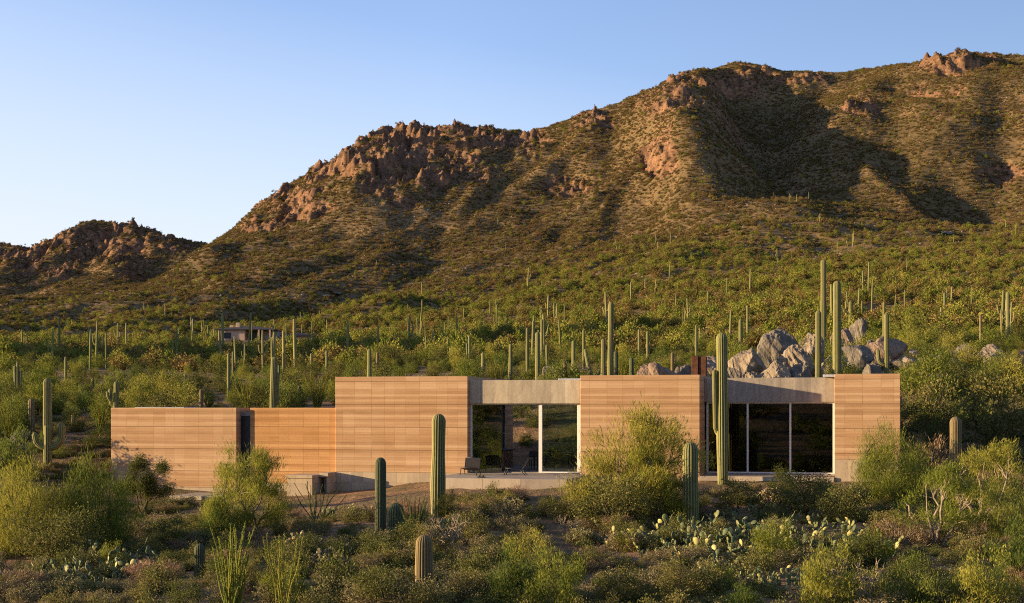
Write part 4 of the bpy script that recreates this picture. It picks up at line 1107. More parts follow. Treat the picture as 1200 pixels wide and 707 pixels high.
# ---- plant prototypes --------------------------------------------------------
bush_proto('pv1', 'pv', 'bark', seed=1, h=3.0, w=4.0, clumps=90, leaves=19000, ll=.20, lw=.016, up=.78, spread=.13, stems=8, trunk=.07, low=.10)
bush_proto('pv2', 'pv', 'bark', seed=5, h=3.0, w=4.0, clumps=84, leaves=18000, ll=.18, lw=.017, up=.7, spread=.10, stems=7, trunk=.06, low=.14, gap=.22)
bush_proto('pv4', 'pv', 'bark_pale', seed=6, h=3.0, w=4.0, clumps=70, leaves=9000, ll=.17, lw=.018, up=.6, spread=.085, stems=6, trunk=.085, low=.22, gap=.34)
bush_proto('pv3', 'green', 'bark', seed=9, h=2.6, w=2.8, clumps=60, leaves=11000, ll=.17, lw=.016, up=.85, spread=.13, stems=7, trunk=.045, low=.1)
bush_proto('cr1', 'creo', 'bark_dark', seed=11, h=1.4, w=1.8, clumps=54, leaves=7000, ll=.055, lw=.028, up=.5, spread=.15, stems=8, trunk=.025, low=.08)
bush_proto('cr2', 'creo', 'bark_dark', seed=13, h=1.5, w=1.7, clumps=40, leaves=5200, ll=.06, lw=.028, up=.6, spread=.14, stems=8, trunk=.025, low=.1, gap=.25)
bush_proto('gr1', 'green', 'bark', seed=17, h=1.5, w=1.5, clumps=44, leaves=6500, ll=.10, lw=.017, up=.82, spread=.14, stems=9, trunk=.02, low=.05)
bush_proto('gr2', 'pv', 'bark', seed=19, h=1.4, w=1.7, clumps=44, leaves=6000, ll=.09, lw=.018, up=.75, spread=.14, stems=9, trunk=.02, low=.05, gap=.2)
bush_proto('me1', 'mesq', 'bark_dark', seed=21, h=2.0, w=2.2, clumps=46, leaves=8000, ll=.07, lw=.035, up=.3, spread=.16, stems=6, trunk=.05, low=.15)
bush_proto('me2', 'mesq', 'bark_dark', seed=23, h=2.6, w=2.7, clumps=46, gap=.38, leaves=14000, ll=.075, lw=.036, up=.25, spread=.12, stems=4, trunk=.06, low=.36)
bush_proto('bu1', 'bur', 'bark_dark', seed=25, h=.7, w=1.0, clumps=34, leaves=3200, ll=.05, lw=.022, up=.5, spread=.17, stems=8, trunk=.012, low=.03)
bush_proto('bu2', 'creo', 'bark_dark', seed=27, h=.8, w=1.0, clumps=34, leaves=3000, ll=.05, lw=.022, up=.6, spread=.17, stems=8, trunk=.012, low=.03, gap=.2)
bush_proto('dr1', 'dry', 'bark_pale', seed=29, h=.8, w=1.0, clumps=30, leaves=2400, ll=.09, lw=.010, up=.6, spread=.17, stems=9, trunk=.012, low=.03)
# mid distance, lighter meshes
bush_proto('mpv', 'pvm', 'bark', seed=31, h=2.6, w=3.2, clumps=44, leaves=3600, ll=.20, lw=.045, up=.6, spread=.15, stems=5, trunk=.06, low=.08)
bush_proto('mgr', 'green', 'bark', seed=33, h=2.6, w=3.2, clumps=40, leaves=3200, ll=.22, lw=.045, up=.8, spread=.15, stems=5, trunk=.06, low=.06)
bush_proto('mme', 'mesq', 'bark_dark', seed=35, h=2.3, w=2.9, clumps=40, leaves=3400, ll=.11, lw=.07, up=.4, spread=.16, stems=5, trunk=.06, low=.08)
bush_proto('mcr', 'creo', 'bark_dark', seed=37, h=1.5, w=1.9, clumps=34, leaves=2400, ll=.085, lw=.045, up=.5, spread=.16, stems=4, trunk=.04, low=.05)

# ---- foreground trees and bushes (px, base row, top row, width px, key, label, category, name)
def pb(px, base, top, wpx, key, label, cat='shrub', name='shrub', Y=None, rz=None, group=None):
    x, y, z = Ray(px, base) if Y is None else At(px, Y)
    k = y/F
    h = max(.35, (Ztop(top, y)-z)); w = wpx*k
    return put_bush(key, name, (x, y, z), h, w, label, cat, group, rz)
pvn = ('palo verde', 'palo_verde')
pb(30, 650, 540, 125, 'pv1', 'large yellow green palo verde filling the left edge of the foreground', *pvn, rz=.3)
pb(112, 646, 536, 104, 'pv1', 'large palo verde overlapping the lower left corner of the low wing', *pvn, rz=2.1)
pb(66, 660, 590, 100, 'cr1', 'low dark creosote between the two big palo verdes on the left', 'creosote bush', 'creosote_bush')
pb(168, 606, 531, 62, 'me2', 'small open crowned tree with dark clumps in front of the left earth wall', 'mesquite', 'mesquite', rz=.8)
pb(287, 628, 526, 112, 'pv2', 'feathery palo verde in front of the slot and middle low wall', *pvn, rz=.4)
pb(262, 634, 585, 60, 'gr1', 'dense green bush at the left foot of the feathery palo verde', 'shrub', 'shrub')
pb(738, 606, 480, 160, 'pv2', 'wide spreading palo verde in front of the wall with the rusty chimney', *pvn, rz=1.5)
pb(722, 618, 556, 110, 'cr2', 'low dense creosote under the spreading palo verde', 'creosote bush', 'creosote_bush')
pb(770, 612, 520, 90, 'pv2', 'dark inner thicket at the foot of the spreading palo verde', *pvn, rz=4)
pb(1046, 588, 500, 104, 'pv1', 'bright yellow palo verde hiding the right end of the house', *pvn, rz=1.0)
pb(1100, 640, 540, 130, 'pv4', 'loose leggy palo verde in the right foreground', *pvn, rz=2.6)
pb(1150, 612, 515, 110, 'pv4', 'thin crowned palo verde around the brown tipped saguaro', *pvn, rz=3.4)
pb(1190, 640, 560, 90, 'pv3', 'green upright thicket at the right edge of the foreground', 'shrub', 'shrub')
pb(1165, 520, 440, 90, 'mme', 'dark rounded mesquite on the slope right of the house', 'mesquite', 'mesquite')
pb(1140, 500, 462, 70, 'mgr', 'green bush above the brown tipped saguaro', 'shrub', 'shrub')
pb(1092, 500, 440, 60, 'mcr', 'rough creosote at the right corner of the rightmost wall', 'creosote bush', 'creosote_bush')
pb(1085, 560, 500, 60, 'dr1', 'reddish dry bush right of the bright yellow palo verde', 'dry shrub', 'dry_shrub')
pb(950, 603, 548, 84, 'cr1', 'rounded creosote below the right pane of the dark windows', 'creosote bush', 'creosote_bush')
pb(916, 590, 547, 40, 'me1', 'dark green shrub touching the foot of the dark windows', 'shrub', 'shrub')
pb(862, 600, 560, 62, 'cr2', 'olive creosote at the foot of the tallest saguaro', 'creosote bush', 'creosote_bush')
pb(990, 612, 560, 60, 'cr1', 'dusty creosote below the rightmost wall', 'creosote bush', 'creosote_bush')
pb(668, 612, 585, 62, 'cr2', 'low creosote right of the terrace edge', 'creosote bush', 'creosote_bush')
pb(524, 612, 575, 30, 'me1', 'small dark bush tucked behind the tall ribbed saguaro', 'shrub', 'shrub')
pb(480, 640, 606, 50, 'bu2', 'low dark bush around the barrel cactus', 'shrub', 'shrub')
pb(600, 716, 640, 74, 'gr1', 'bright green bush at the bottom centre, left one of a pair', 'shrub', 'shrub')
pb(655, 722, 640, 80, 'gr2', 'bright green bush at the bottom centre, right one of a pair', 'shrub', 'shrub')
pb(620, 668, 618, 60, 'gr2', 'pale green bush behind the bottom centre pair', 'shrub', 'shrub')
pb(545, 712, 662, 70, 'cr1', 'olive bush right of the brown spiny saguaro', 'shrub', 'shrub')
pb(450, 716, 660, 80, 'cr2', 'dusty creosote left of the brown spiny saguaro', 'creosote bush', 'creosote_bush')
pb(395, 700, 640, 70, 'bu2', 'grey green bush right of the lower left ocotillos', 'shrub', 'shrub')
pb(735, 720, 668, 80, 'me1', 'dark bush at the bottom right of centre', 'shrub', 'shrub')
pb(800, 700, 650, 70, 'cr1', 'olive bush below the prickly pear thicket', 'shrub', 'shrub')
pb(868, 724, 684, 66, 'gr1', 'bright little bush cut by the bottom edge below the prickly pears', 'shrub', 'shrub')
pb(968, 722, 632, 84, 'gr2', 'tall bright bush left of the bare branched shrub', 'shrub', 'shrub')
pb(905, 660, 606, 64, 'gr2', 'yellow green bush among the prickly pears', 'shrub', 'shrub')
pb(1060, 640, 598, 70, 'dr1', 'straw coloured dry bush under the leaning palo verde', 'dry shrub', 'dry_shrub')
pb(1075, 722, 650, 90, 'gr1', 'grey green bush at the bottom right, left one of a pair', 'shrub', 'shrub')
pb(1150, 724, 640, 110, 'gr2', 'wide green bush in the bottom right corner', 'shrub', 'shrub')
pb(1188, 690, 610, 60, 'gr1', 'upright bush against the right edge of the foreground', 'shrub', 'shrub')
pb(1010, 668, 622, 46, 'me1', 'dark shaded bush behind the bare branched shrub', 'shrub', 'shrub')
pb(350, 660, 622, 66, 'cr1', 'dark creosote right of the feathery palo verde base', 'creosote bush', 'creosote_bush')
pb(200, 642, 606, 60, 'cr2', 'dark creosote below the garden steps', 'creosote bush', 'creosote_bush')
pb(185, 690, 650, 60, 'dr1', 'dry twiggy bush beside the lower left prickly pears', 'dry shrub', 'dry_shrub')
pb(20, 700, 660, 70, 'dr1', 'dry reddish bush in the bottom left corner', 'dry shrub', 'dry_shrub')
pb(165, 480, 443, 44, 'mpv', 'rounded palo verde behind the low wing, beside its left corner', *pvn)
pb(170, 482, 446, 50, 'mpv', 'golden palo verde behind the left third of the low wing', *pvn)
pb(212, 482, 450, 54, 'mpv', 'golden palo verde behind the low wing, left of the short brown saguaro', *pvn)
pb(8, 560, 500, 70, 'mgr', 'green thicket at the left edge beside the armed saguaro', 'shrub', 'shrub')
pb(22, 512, 462, 44, 'mgr', 'upright green thicket around the three stemmed saguaro', 'shrub', 'shrub')
pb(1070, 410, 368, 46, 'mpv', 'round green palo verde right of the curved arm saguaro', *pvn)
pb(1180, 470, 420, 50, 'mpv', 'palo verde on the slope at the right edge', *pvn)

# ---- ocotillos, agaves, dead wood ---------------------------------------------
OC = {}
for i, (sd, h, w, n, lf) in enumerate([(1, 2.0, 1.5, 27, True), (2, 2.0, 1.4, 24, True), (3, 2.0, 2.0, 12, False)]):
    OC[i] = (ocotillo_mesh(sd, h, w, n, lf, .024, ll=.05), h, w)
OC[0][0].materials.append(M['oco']); OC[1][0].materials.append(M['oco']); OC[2][0].materials.append(M['oco_dark'])
def oco(i, px, base, top, wpx, label, Y=None, group=None, rz=None, cat='ocotillo', name='ocotillo'):
    x, y, z = Ray(px, base) if Y is None else At(px, Y); k = y/F
    me, h, w = OC[i]; o = link(name, me, None, None, (x, y, z), random.uniform(0, 6) if rz is None else rz)
    s = wpx*k/w; o.scale = (s, s, (Ztop(top, y)-z)/h); return tag(o, label, cat, group)
oco(0, 272, 728, 606, 66, 'bright green ocotillo wands at the bottom left, left clump')
oco(1, 335, 730, 620, 62, 'bright green ocotillo wands at the bottom left, right clump')
oco(2, 371, 618, 560, 74, 'dark ocotillo spreading before the concrete bench')
oco(2, 620, 500, 470, 20, 'ocotillo seen through the glass bay on the slope behind', Y=80)
oc2 = ocotillo_mesh(8, 2.4, 1.8, 40, True, .018, ll=.075); oc2.materials.append(M['pvm']); OC[3] = (oc2, 2.4, 1.8)
for a in [(3, 290, 478, 440, 34, 'green leafy ocotillo behind the middle low wall, left of the leaning saguaro', 82), (3, 372, 478, 436, 40, 'leafy ocotillo behind the low wing beside the tall central wall', 82),
          (3, 340, 478, 452, 24, 'small leafy ocotillo right of the leaning saguaro', 84), (3, 12, 520, 465, 40, 'tall leafy ocotillo at the left edge', 74), (3, 118, 500, 462, 30, 'leafy ocotillo left of the low wing corner', 76),
          (3, 245, 478, 458, 26, 'leafy ocotillo behind the low wing, left of the slot', 84), (3, 1108, 470, 408, 34, 'open ocotillo on the rocky slope right of the house', 92), (3, 1130, 500, 450, 50, 'arching ocotillo on the slope right of the house', 78),
          (3, 640, 440, 426, 22, 'leafy ocotillo just above the concrete lintel', 90), (3, 730, 440, 411, 24, 'leafy ocotillo behind the chimney wall', 92), (3, 581, 446, 420, 30, 'leafy ocotillo above the left of the lintel', 88), (3, 470, 443, 428, 30, 'leafy ocotillo above the central wall', 96)]:
    oco(a[0], a[1], a[2], a[3], a[4], a[5], Y=a[6])
def single(me, mat, name, px, base, h_px, h0, label, cat, Y=None, rz=0, group=None, wr=1.0):
    x, y, z = Ray(px, base) if Y is None else At(px, Y); k = y/F; s = h_px*k/h0
    if not me.materials: me.materials.append(M[mat])
    o = link(name, me, None, None, (x, y, z), rz); o.scale = (s*wr, s*wr, s); return tag(o, label, cat, group)
bl = blade_mesh(3, 1.3, 24, .055, .8)
single(bl, 'oco_dark', 'sotol', 486, 636, 60, 1.3, 'spiky green sotol right of the barrel cactus', 'sotol')
single(bl, 'oco_dark', 'sotol', 1106, 440, 34, 1.3, 'spiky sotol among the boulders right of the house', 'sotol', rz=1, Y=96)
dead = branchy_mesh(4, 1.3, 1.5, 4, .019, False, 6, .5)
single(dead, 'bark_pale', 'dead_shrub', 521, 650, 52, 1.1, 'silvery leafless shrub right of the tall ribbed saguaro', 'dead shrub')
single(dead, 'bark_pale', 'dead_shrub', 665, 626, 24, 1.1, 'small bleached leafless shrub in the centre of the foreground', 'dead shrub', rz=2)
dead2 = branchy_mesh(6, 1.5, 1.1, 4, .022, False, 3, .3)
single(dead2, 'bark_pale', 'dead_shrub', 1012, 716, 78, 1.3, 'bare pale branches reaching up in the lower right foreground', 'dead shrub', rz=.5)
single(dead2, 'bark_pale', 'dead_shrub', 1085, 718, 50, 1.3, 'bare curved branch among bushes at the bottom right', 'dead shrub', rz=1.7, wr=1.6)
ch1 = branchy_mesh(10, 1.1, 1.5, 4, .035, True, 7, .5, 2); ch2 = branchy_mesh(12, 1.0, 1.6, 4, .032, True, 8, .3, 2)
for i, (px, base, hp, lb) in enumerate([(600, 600, 26, 'pale cholla clump in front of the terrace'), (352, 655, 40, 'rounded cholla right of the lower left ocotillos'), (905, 592, 30, 'spiny cholla in front of the dark windows'),
        (930, 600, 28, 'golden cholla right of the spiny one by the windows'), (775, 600, 36, 'cholla between the spreading palo verde and the stout saguaro'), (385, 672, 38, 'cholla beside the grey green bush at the lower left'), (1003, 590, 30, 'cholla at the foot of the rightmost wall'), (686, 640, 26, 'low cholla in mid foreground right of the bleached shrub'), (1170, 600, 30, 'cholla on the gravelly rise at the right edge')]):
    single(ch1 if i % 2 else ch2, 'cholla', 'cholla', px, base, hp, 1.0, lb, 'cholla cactus', rz=i*1.3)
# ---- prickly pears
PP = [pear_mesh(40+i, 1.9, .8, 80, .135) for i in range(4)]
for p in PP: p.materials.append(M['pad'])
pl = [(95, 678, 36, 'prickly pear patch at the lower left, middle clump'), (128, 676, 40, 'prickly pear patch at the lower left, right clump'), (62, 684, 30, 'prickly pear patch at the lower left, left clump'), (148, 662, 36, 'taller prickly pear behind the lower left patch'), (25, 688, 22, 'low prickly pear near the bottom left corner'),
      (400, 605, 20, 'small dark prickly pear before the central footing, right of the ocotillo'), (424, 608, 18, 'small blue green prickly pear left of the dark column saguaro'), (500, 632, 30, 'dark prickly pear between barrel cactus and ribbed saguaro'),
      (712, 612, 24, 'pale lit prickly pear under the spreading palo verde'), (748, 640, 34, 'prickly pear left of the stout saguaro base'), (790, 636, 36, 'prickly pear at the base of the stout saguaro'), (826, 634, 40, 'bright prickly pear right of the stout saguaro base'), (850, 652, 42, 'big prickly pear in the middle of the thicket'),
      (872, 636, 40, 'prickly pear right of the thicket middle'), (826, 668, 34, 'lower prickly pear at the front of the thicket'), (884, 610, 24, 'pale row of prickly pear pads below the windows'), (940, 650, 36, 'prickly pear at the right side of the thicket'), (985, 624, 30, 'prickly pear with lit pads below the rightmost wall'),
      (1002, 652, 40, 'dark bluish prickly pear near the bare branched shrub'), (960, 610, 24, 'small prickly pear below the rounded creosote'), (895, 684, 26, 'low shaded prickly pear near the bottom edge'), (938, 690, 34, 'prickly pear beside the tall bright bush'), (775, 654, 24, 'low prickly pear in front of the stout saguaro'), (840, 622, 26, 'prickly pear row behind the bright one right of the stout saguaro'), (918, 632, 30, 'prickly pear between the thicket and the yellow green bush'), (856, 676, 28, 'low front prickly pear left of the shaded one'),
 (964, 640, 30, 'prickly pear just left of the cluster with lit pads'), (810, 648, 34, 'prickly pear directly in front of the stout saguaro base'), (110, 690, 26, 'front prickly pear of the lower left patch'), (80, 664, 28, 'back prickly pear of the lower left patch'), (730, 626, 22, 'small prickly pear at the right foot of the spreading palo verde'), (1022, 640, 26, 'small prickly pear beneath the leaning palo verde')]
for i, (px, base, hp, lb) in enumerate(pl): single(PP[i % 4], 'pad', 'prickly_pear', px, base, hp*1.15, .85, lb, 'prickly pear', rz=i*2.4)

# ---- boulders ---------------------------------------------------------------------
def bo(px, top, base, wpx, mat, label, Y, seed, dz=1.0, rough=.28):
    if Y > 300: Y = Ray(px, base, 250)[1]
    x, y, _ = At(px, Y); z0 = Ztop(base, Y); k = Y/F
    w = wpx*k*1.12; base = base+2; top = top+(base-top)*.32
    gz = Hf(x, y); z0 = min(z0, gz-.1); zt = Ztop(top, Y)
    return rock((x, y, (z0+zt)/2), w/2*1.12, w/2*dz, (zt-z0)/2*1.14, mat, label, seed, random.uniform(-.2, .2), None, sub=5, rough=rough)
bo(770, 411, 446, 40, 'rock_pink', 'gnarled pinkish rock standing behind the chimney wall', 82, 3, .8, .45)
bo(873, 388, 446, 40, 'rock_tan', 'tall light grey boulder in the outcrop behind the right bay', 84, 4, .8, .4)
bo(911, 379, 416, 46, 'rock_grey', 'big dark streaked boulder at the top of the outcrop', 92, 5, .8, .3)
bo(834, 405, 440, 40, 'rock_tan', 'pale rounded boulder between the chimney and the tallest saguaro', 88, 6)
bo(905, 417, 446, 36, 'rock_tan', 'tan boulder low in the outcrop above the dark lintel', 80, 7)
bo(934, 401, 428, 36, 'rock_tan', 'sunlit angular boulder in the centre of the outcrop', 84, 8, 1, .4)
bo(938, 418, 442, 26, 'rock_grey', 'small grey boulder below the sunlit angular one', 80, 9)
bo(1001, 393, 430, 38, 'rock_grey', 'smooth grey dome boulder right of the thick tall saguaro', 92, 10, 1, .15)
bo(975, 404, 434, 30, 'rock_tan', 'tan boulder between the two tall saguaros', 90, 11)
bo(1037, 389, 418, 44, 'rock_pink', 'pinkish peaked boulder behind the curved arm saguaro', 96, 12, .8)
bo(1066, 410, 436, 44, 'rock_tan', 'broad tan boulder above the right corner of the house', 92, 13)
bo(1110, 408, 430, 36, 'rock_grey', 'grey boulder on the slope right of the house', 96, 14)
bo(860, 424, 446, 22, 'rock_grey', 'small boulder at the foot of the tall light one', 80, 15)
bo(884, 426, 446, 24, 'rock_tan', 'small tan boulder just above the lintel', 79, 16)
bo(803, 422, 446, 26, 'rock_grey', 'dark boulder left of the rusty chimney', 84, 17)
bo(650, 421, 440, 26, 'rock_grey', 'dark flat boulder above the concrete lintel', 92, 18)
bo(1020, 418, 438, 20, 'rock_grey', 'small boulder left of the curved arm saguaro', 82, 19)
bo(823, 426, 444, 20, 'rock_tan', 'small tan boulder right of the rusty chimney foot', 80, 31, 1, .4)
bo(953, 386, 402, 26, 'rock_tan', 'angular tan boulder above the sunlit one at the top of the outcrop', 98, 32, 1, .4)
bo(1023, 396, 412, 22, 'rock_grey', 'grey boulder between the dome and the peaked boulder', 98, 33, 1, .4)
bo(1085, 414, 432, 28, 'rock_tan', 'low tan boulder right of the broad tan one above the house corner', 94, 34, 1, .4)
bo(1132, 396, 414, 30, 'rock_grey', 'grey boulder on the slope above the arching ocotillo', 104, 35, 1, .4)
bo(1158, 402, 416, 24, 'rock_tan', 'tan boulder left of the palo verde at the right edge slope', 102, 36, 1, .4)
bo(985, 382, 396, 24, 'rock_pink', 'pinkish boulder behind the two tall saguaros', 104, 37, 1, .4)
bo(1008, 368, 380, 20, 'rock_grey', 'grey boulder in the loose slide high above the dome', 118, 38, 1, .4)
bo(393, 340, 346, 16, 'rock_grey', 'dark rock outcrop on the distant slope right of the far house', 520, 21)
bo(382, 343, 348, 9, 'rock_tan', 'pale rock beside the dark outcrop on the distant slope', 515, 22)
bo(1110, 268, 277, 18, 'rock_grey', 'grey boulder on the far right slope', 640, 23)
bo(761, 293, 299, 7, 'rock_grey', 'lone grey boulder in the middle of the main slope', 640, 24)
bo(20, 503, 512, 14, 'rock_grey', 'grey rock by the short plump saguaro at the left', 74, 25)
bo(30, 500, 510, 12, 'rock_tan', 'tan rock at the foot of the short plump saguaro', 75, 26)
# rubble between the boulders
rk_src = [rock_mesh(60+i, 1, .8, .7, 2, .3) for i in range(3)]
rng = np.random.default_rng(5)
rsrc = []
for i, (px, Y, mt, lb) in enumerate([(985, 104, 'rock_tan', 'tan rubble stone at the left of the loose rock slide'), (1000, 108, 'rock_grey', 'grey rubble stone at the top of the loose rock slide'), (955, 100, 'rock_pink', 'pinkish rubble stone beside the very tall saguaro')]):
    x, y, z = At(px, Y); rk_src[i].materials.append(M[mt]); o = link('boulder', rk_src[i], None, None, (x, y, z+.1), i); o.scale = (.6,)*3; tag(o, lb, 'boulder'); rsrc.append(o)

for i, (px, Y, wm, hm, key, nm, cat, lb) in enumerate([(820, 84, 1.6, 1.3, 'mcr', 'creosote_bush', 'creosote bush', 'olive creosote between the rusty chimney and the pale rounded boulder'), (852, 83, 1.5, 1.1, 'mgr', 'shrub', 'shrub', 'green bush at the left foot of the tall light boulder'),
        (890, 86, 1.4, 1.5, 'mpv', 'palo_verde', 'palo verde', 'small palo verde between the tall light boulder and the dark streaked one'), (922, 82, 1.6, 1.0, 'mcr', 'creosote_bush', 'creosote bush', 'olive creosote below the sunlit angular boulder'), (946, 88, 1.8, 1.9, 'mgr', 'shrub', 'shrub', 'green bush left of the medium saguaro in the outcrop'),
        (968, 83, 1.3, 1.0, 'mme', 'mesquite', 'mesquite', 'dark mesquite between the two tall saguaros'), (1012, 84, 1.7, 1.1, 'mpv', 'palo_verde', 'palo verde', 'small palo verde below the grey dome boulder'), (1050, 86, 1.5, 1.0, 'mcr', 'creosote_bush', 'creosote bush', 'olive creosote right of the curved arm saguaro'), (940, 99, 3.0, 2.2, 'mpv', 'palo_verde', 'palo verde', 'palo verde behind the top of the boulder outcrop'), (1015, 103, 2.6, 1.6, 'mme', 'mesquite', 'mesquite', 'dark mesquite behind the grey dome boulder'), (860, 99, 2.6, 1.9, 'mpv', 'palo_verde', 'palo verde', 'palo verde behind the tall light boulder')]):
    put_bush(key, nm, At(px, Y), hm, wm, lb, cat)
# ---- scattered saguaros of the slopes ---------------------------------------------
def far_sag_mesh(arms, seed):
    rng_ = np.random.default_rng(seed); mb = MB(); h = 1.0
    P = saguaro_path((0, 0, -.04), 1.0, (rng_.normal()*.015, 0), n=7); t = np.linspace(0, 1, 7)
    R = .025*(.85+.25*np.sin(t*2.6)); R[-1] *= .75; mb.tube(P, R, 9)
    for i in range(arms):
        A = arm_path(rng_.uniform(.35, .55), [1, -1][i % 2], rng_.uniform(.07, .10), rng_.uniform(.12, .3), .017, rng_.uniform(-.8, .8), 0)[::2]
        mb.tube(A, .016, 7)
    return mb.mesh('trunk', True)
fs = [far_sag_mesh(a, i) for i, a in enumerate([0, 0, 0, 1, 2, 2, 3])]
for f_ in fs: f_.materials.append(M['saguaro_far'])
zones = [ # px range, distance range, count, phrase
 ((0, 240), (140, 330), 30, 'on the left slope between the low wing and the far house'), ((0, 240), (330, 560), 20, 'on the far left slope below the left peak'),
 ((240, 385), (120, 300), 26, 'in the hollow below the far house'), ((235, 390), (370, 420), 9, 'beside the far house'), ((240, 560), (420, 720), 22, 'on the slope above the far house'),
 ((390, 560), (130, 380), 34, 'on the slope behind the tall central wall'), ((560, 720), (150, 400), 26, 'on the slope behind the concrete lintel'), ((720, 860), (150, 420), 18, 'on the slope behind the chimney wall'),
 ((560, 860), (420, 760), 26, 'on the middle of the main slope'), ((860, 1060), (180, 480), 20, 'on the slope above the boulder field'), ((1040, 1200), (130, 480), 22, 'on the slope right of the house'), ((860, 1200), (480, 900), 26, 'on the upper right slope')]
rz_ = random.Random(11)
forms = ['slim unbranched', 'slim unbranched', 'slim unbranched', 'one armed', 'two armed', 'two armed', 'several armed']
for (p0, p1), (y0, y1), n, ph in zones:
    for i in range(n):
        if i % 5 in (0, 3) or i == 0: cpx = rz_.uniform(p0, p1); cY = math.exp(rz_.uniform(math.log(y0), math.log(y1)))
        px = cpx+rz_.gauss(0, 13); Y = cY*math.exp(rz_.gauss(0, .05))
        if 246 < px < 378 and 366 < Y < 386: Y = 360
        x, y, z = At(px, Y); v = rz_.choice([0, 0, 1, 1, 2, 2, 3, 4, 5, 6])
        if i > n*.68: continue
        h = rz_.choice([1, 1, 1.25, .6])*rz_.uniform(2.8, 5.8) if Y > 200 else rz_.uniform(2.6, 5.6)
        e = link('saguaro', fs[v], None, None, (x, y, z), rz_.uniform(-.6, .6)); gk = rz_.uniform(.75, 1.3)*h*.95; e.scale = (gk, gk, h); e.rotation_euler = (rz_.gauss(0, .02), rz_.gauss(0, .028), e.rotation_euler[2])
        tag(e, forms[v]+' saguaro '+ph, 'saguaro cactus', forms[v]+' saguaros '+ph)

# ---- individual mid distance bushes --------------------------------------------------
def in_house(x, y, mg=.6):
    dx = x; dy = y-62; s = dx*HC-dy*HS; d = dx*HS+dy*HC
    return (s > SH0-mg) & (s < SH1+mg) & (d > -mg) & (d < DP+.3+mg)
def bare(px, y, x):       # raked earth in front of the house
    dy = y-62; s = x*HC-dy*HS; d = x*HS+dy*HC
    return (s > -12.5) & (s < 3.9) & (d > -11.0) & (d < .5) & ~((s > 0) & (d < -8)) | ((s > 3) & (s < 17) & (d > -3.2) & (d < .5)) | ((s > -20) & (s < -11) & (d > -4) & (d < .5))
mids = [((-10, 130), (80, 125), 18, 'on the slope left of the house'), ((130, 395), (76, 112), 26, 'on the rise behind the low wing'), ((395, 700), (78, 150), 34, 'on the slope behind the tall central wall and lintel'),
        ((700, 1056), (98, 160), 24, 'on the slope behind the boulders'), ((1058, 1215), (66, 160), 38, 'on the rocky slope right of the house'), ((560, 720), (74, 84), 8, 'seen through or just behind the glass bay')]
kinds = [('mpv', 'yellow green palo verde', 'palo verde', 'palo_verde', 2.2, 3.2), ('mgr', 'fresh green bush', 'shrub', 'shrub', 1.8, 2.4), ('mme', 'dark green mesquite', 'mesquite', 'mesquite', 1.9, 2.7), ('mcr', 'olive creosote bush', 'creosote bush', 'creosote_bush', 1.2, 1.8)]
srcs = {}
for (p0, p1), (y0, y1), n, ph in mids:
    i = 0
    while i < n:
        px = rz_.uniform(p0, p1); Y = math.exp(rz_.uniform(math.log(y0), math.log(y1))); x, y, z = At(px, Y)
        if bool(in_house(x, y, .9)): continue
        i += 1
        kd = rz_.choice([kinds[0], kinds[1], kinds[2], kinds[3], kinds[3], kinds[3]]); s = rz_.uniform(.5, 1.1)
        e = put_bush(kd[0], kd[3], (x, y, z), kd[4]*s*rz_.uniform(.85, 1.15), kd[5]*s, kd[1]+' '+ph, kd[2], kd[1]+'s '+ph)
# ---- individual small foreground bushes
fk = [('bu1', 'grey bursage', 'bursage', 'bursage', .55, .95), ('bu2', 'small olive bush', 'shrub', 'shrub', .7, 1.0), ('dr1', 'small straw coloured dry bush', 'dry shrub', 'dry_shrub', .6, .9), ('cr2', 'medium creosote bush', 'creosote bush', 'creosote_bush', 1.0, 1.35), ('gr2', 'small bright green bush', 'shrub', 'shrub', .8, 1.0)]
i = 0
while i < 110:
    Y = rz_.uniform(29, 60); px = rz_.uniform(-20, 1220); x, y, z = At(px, Y)
    if bool(in_house(x, y, 1.2)) or bool(bare(px, y, x)) or (px < 120 and Y > 45): continue
    i += 1
    kd = rz_.choice(fk[:2]+fk[:2]+fk if Y < 50 else fk[:3]); s = rz_.uniform(.65, 1.2)
    side = 'left' if px < 400 else ('middle' if px < 800 else 'right'); row = 'near' if Y < 40 else 'far'
    ph = 'in the %s %s part of the foreground scrub' % (row, side)
    put_bush(kd[0], kd[3], (x, y, z), kd[4]*s, kd[5]*s, kd[1]+' '+ph, kd[2], kd[1]+'s '+ph)

# ---- uncountable scrub ------------------------------------------------------------------
def src(key, px, Y, label, cat, name, h, w):
    e = put_bush(key, name, At(px, Y), h, w, label, cat, None); return [c for c in e.children if c.name.startswith('crown')][0]
bush_proto('lo1', 'far', 'bark_dark', seed=51, h=1.5, w=1.9, clumps=26, leaves=620, ll=.18, lw=.12, up=.35, spread=.19, stems=3, trunk=.04, low=.04)
bush_proto('lo2', 'far', 'bark_dark', seed=52, h=1.4, w=2.1, clumps=26, leaves=560, ll=.18, lw=.12, up=.35, spread=.17, stems=3, trunk=.04, low=.04, gap=.2)
bush_proto('lo3', 'pvm', 'bark_dark', seed=53, h=1.8, w=2.2, clumps=26, leaves=700, ll=.22, lw=.09, up=.55, spread=.16, stems=3, trunk=.04, low=.04)
bush_proto('lo4', 'bur', 'bark_dark', seed=54, h=.8, w=1.2, clumps=20, leaves=420, ll=.11, lw=.06, up=.4, spread=.2, stems=3, trunk=.02, low=.02)
bush_proto('hi1', 'farhi', 'bark_dark', seed=51, h=1.5, w=1.9, clumps=26, leaves=560, ll=.18, lw=.12, up=.35, spread=.19, stems=3, trunk=.04, low=.04)
bush_proto('hi2', 'farhi', 'bark_dark', seed=52, h=1.4, w=2.1, clumps=26, leaves=520, ll=.18, lw=.12, up=.35, spread=.17, stems=3, trunk=.04, low=.04, gap=.2)
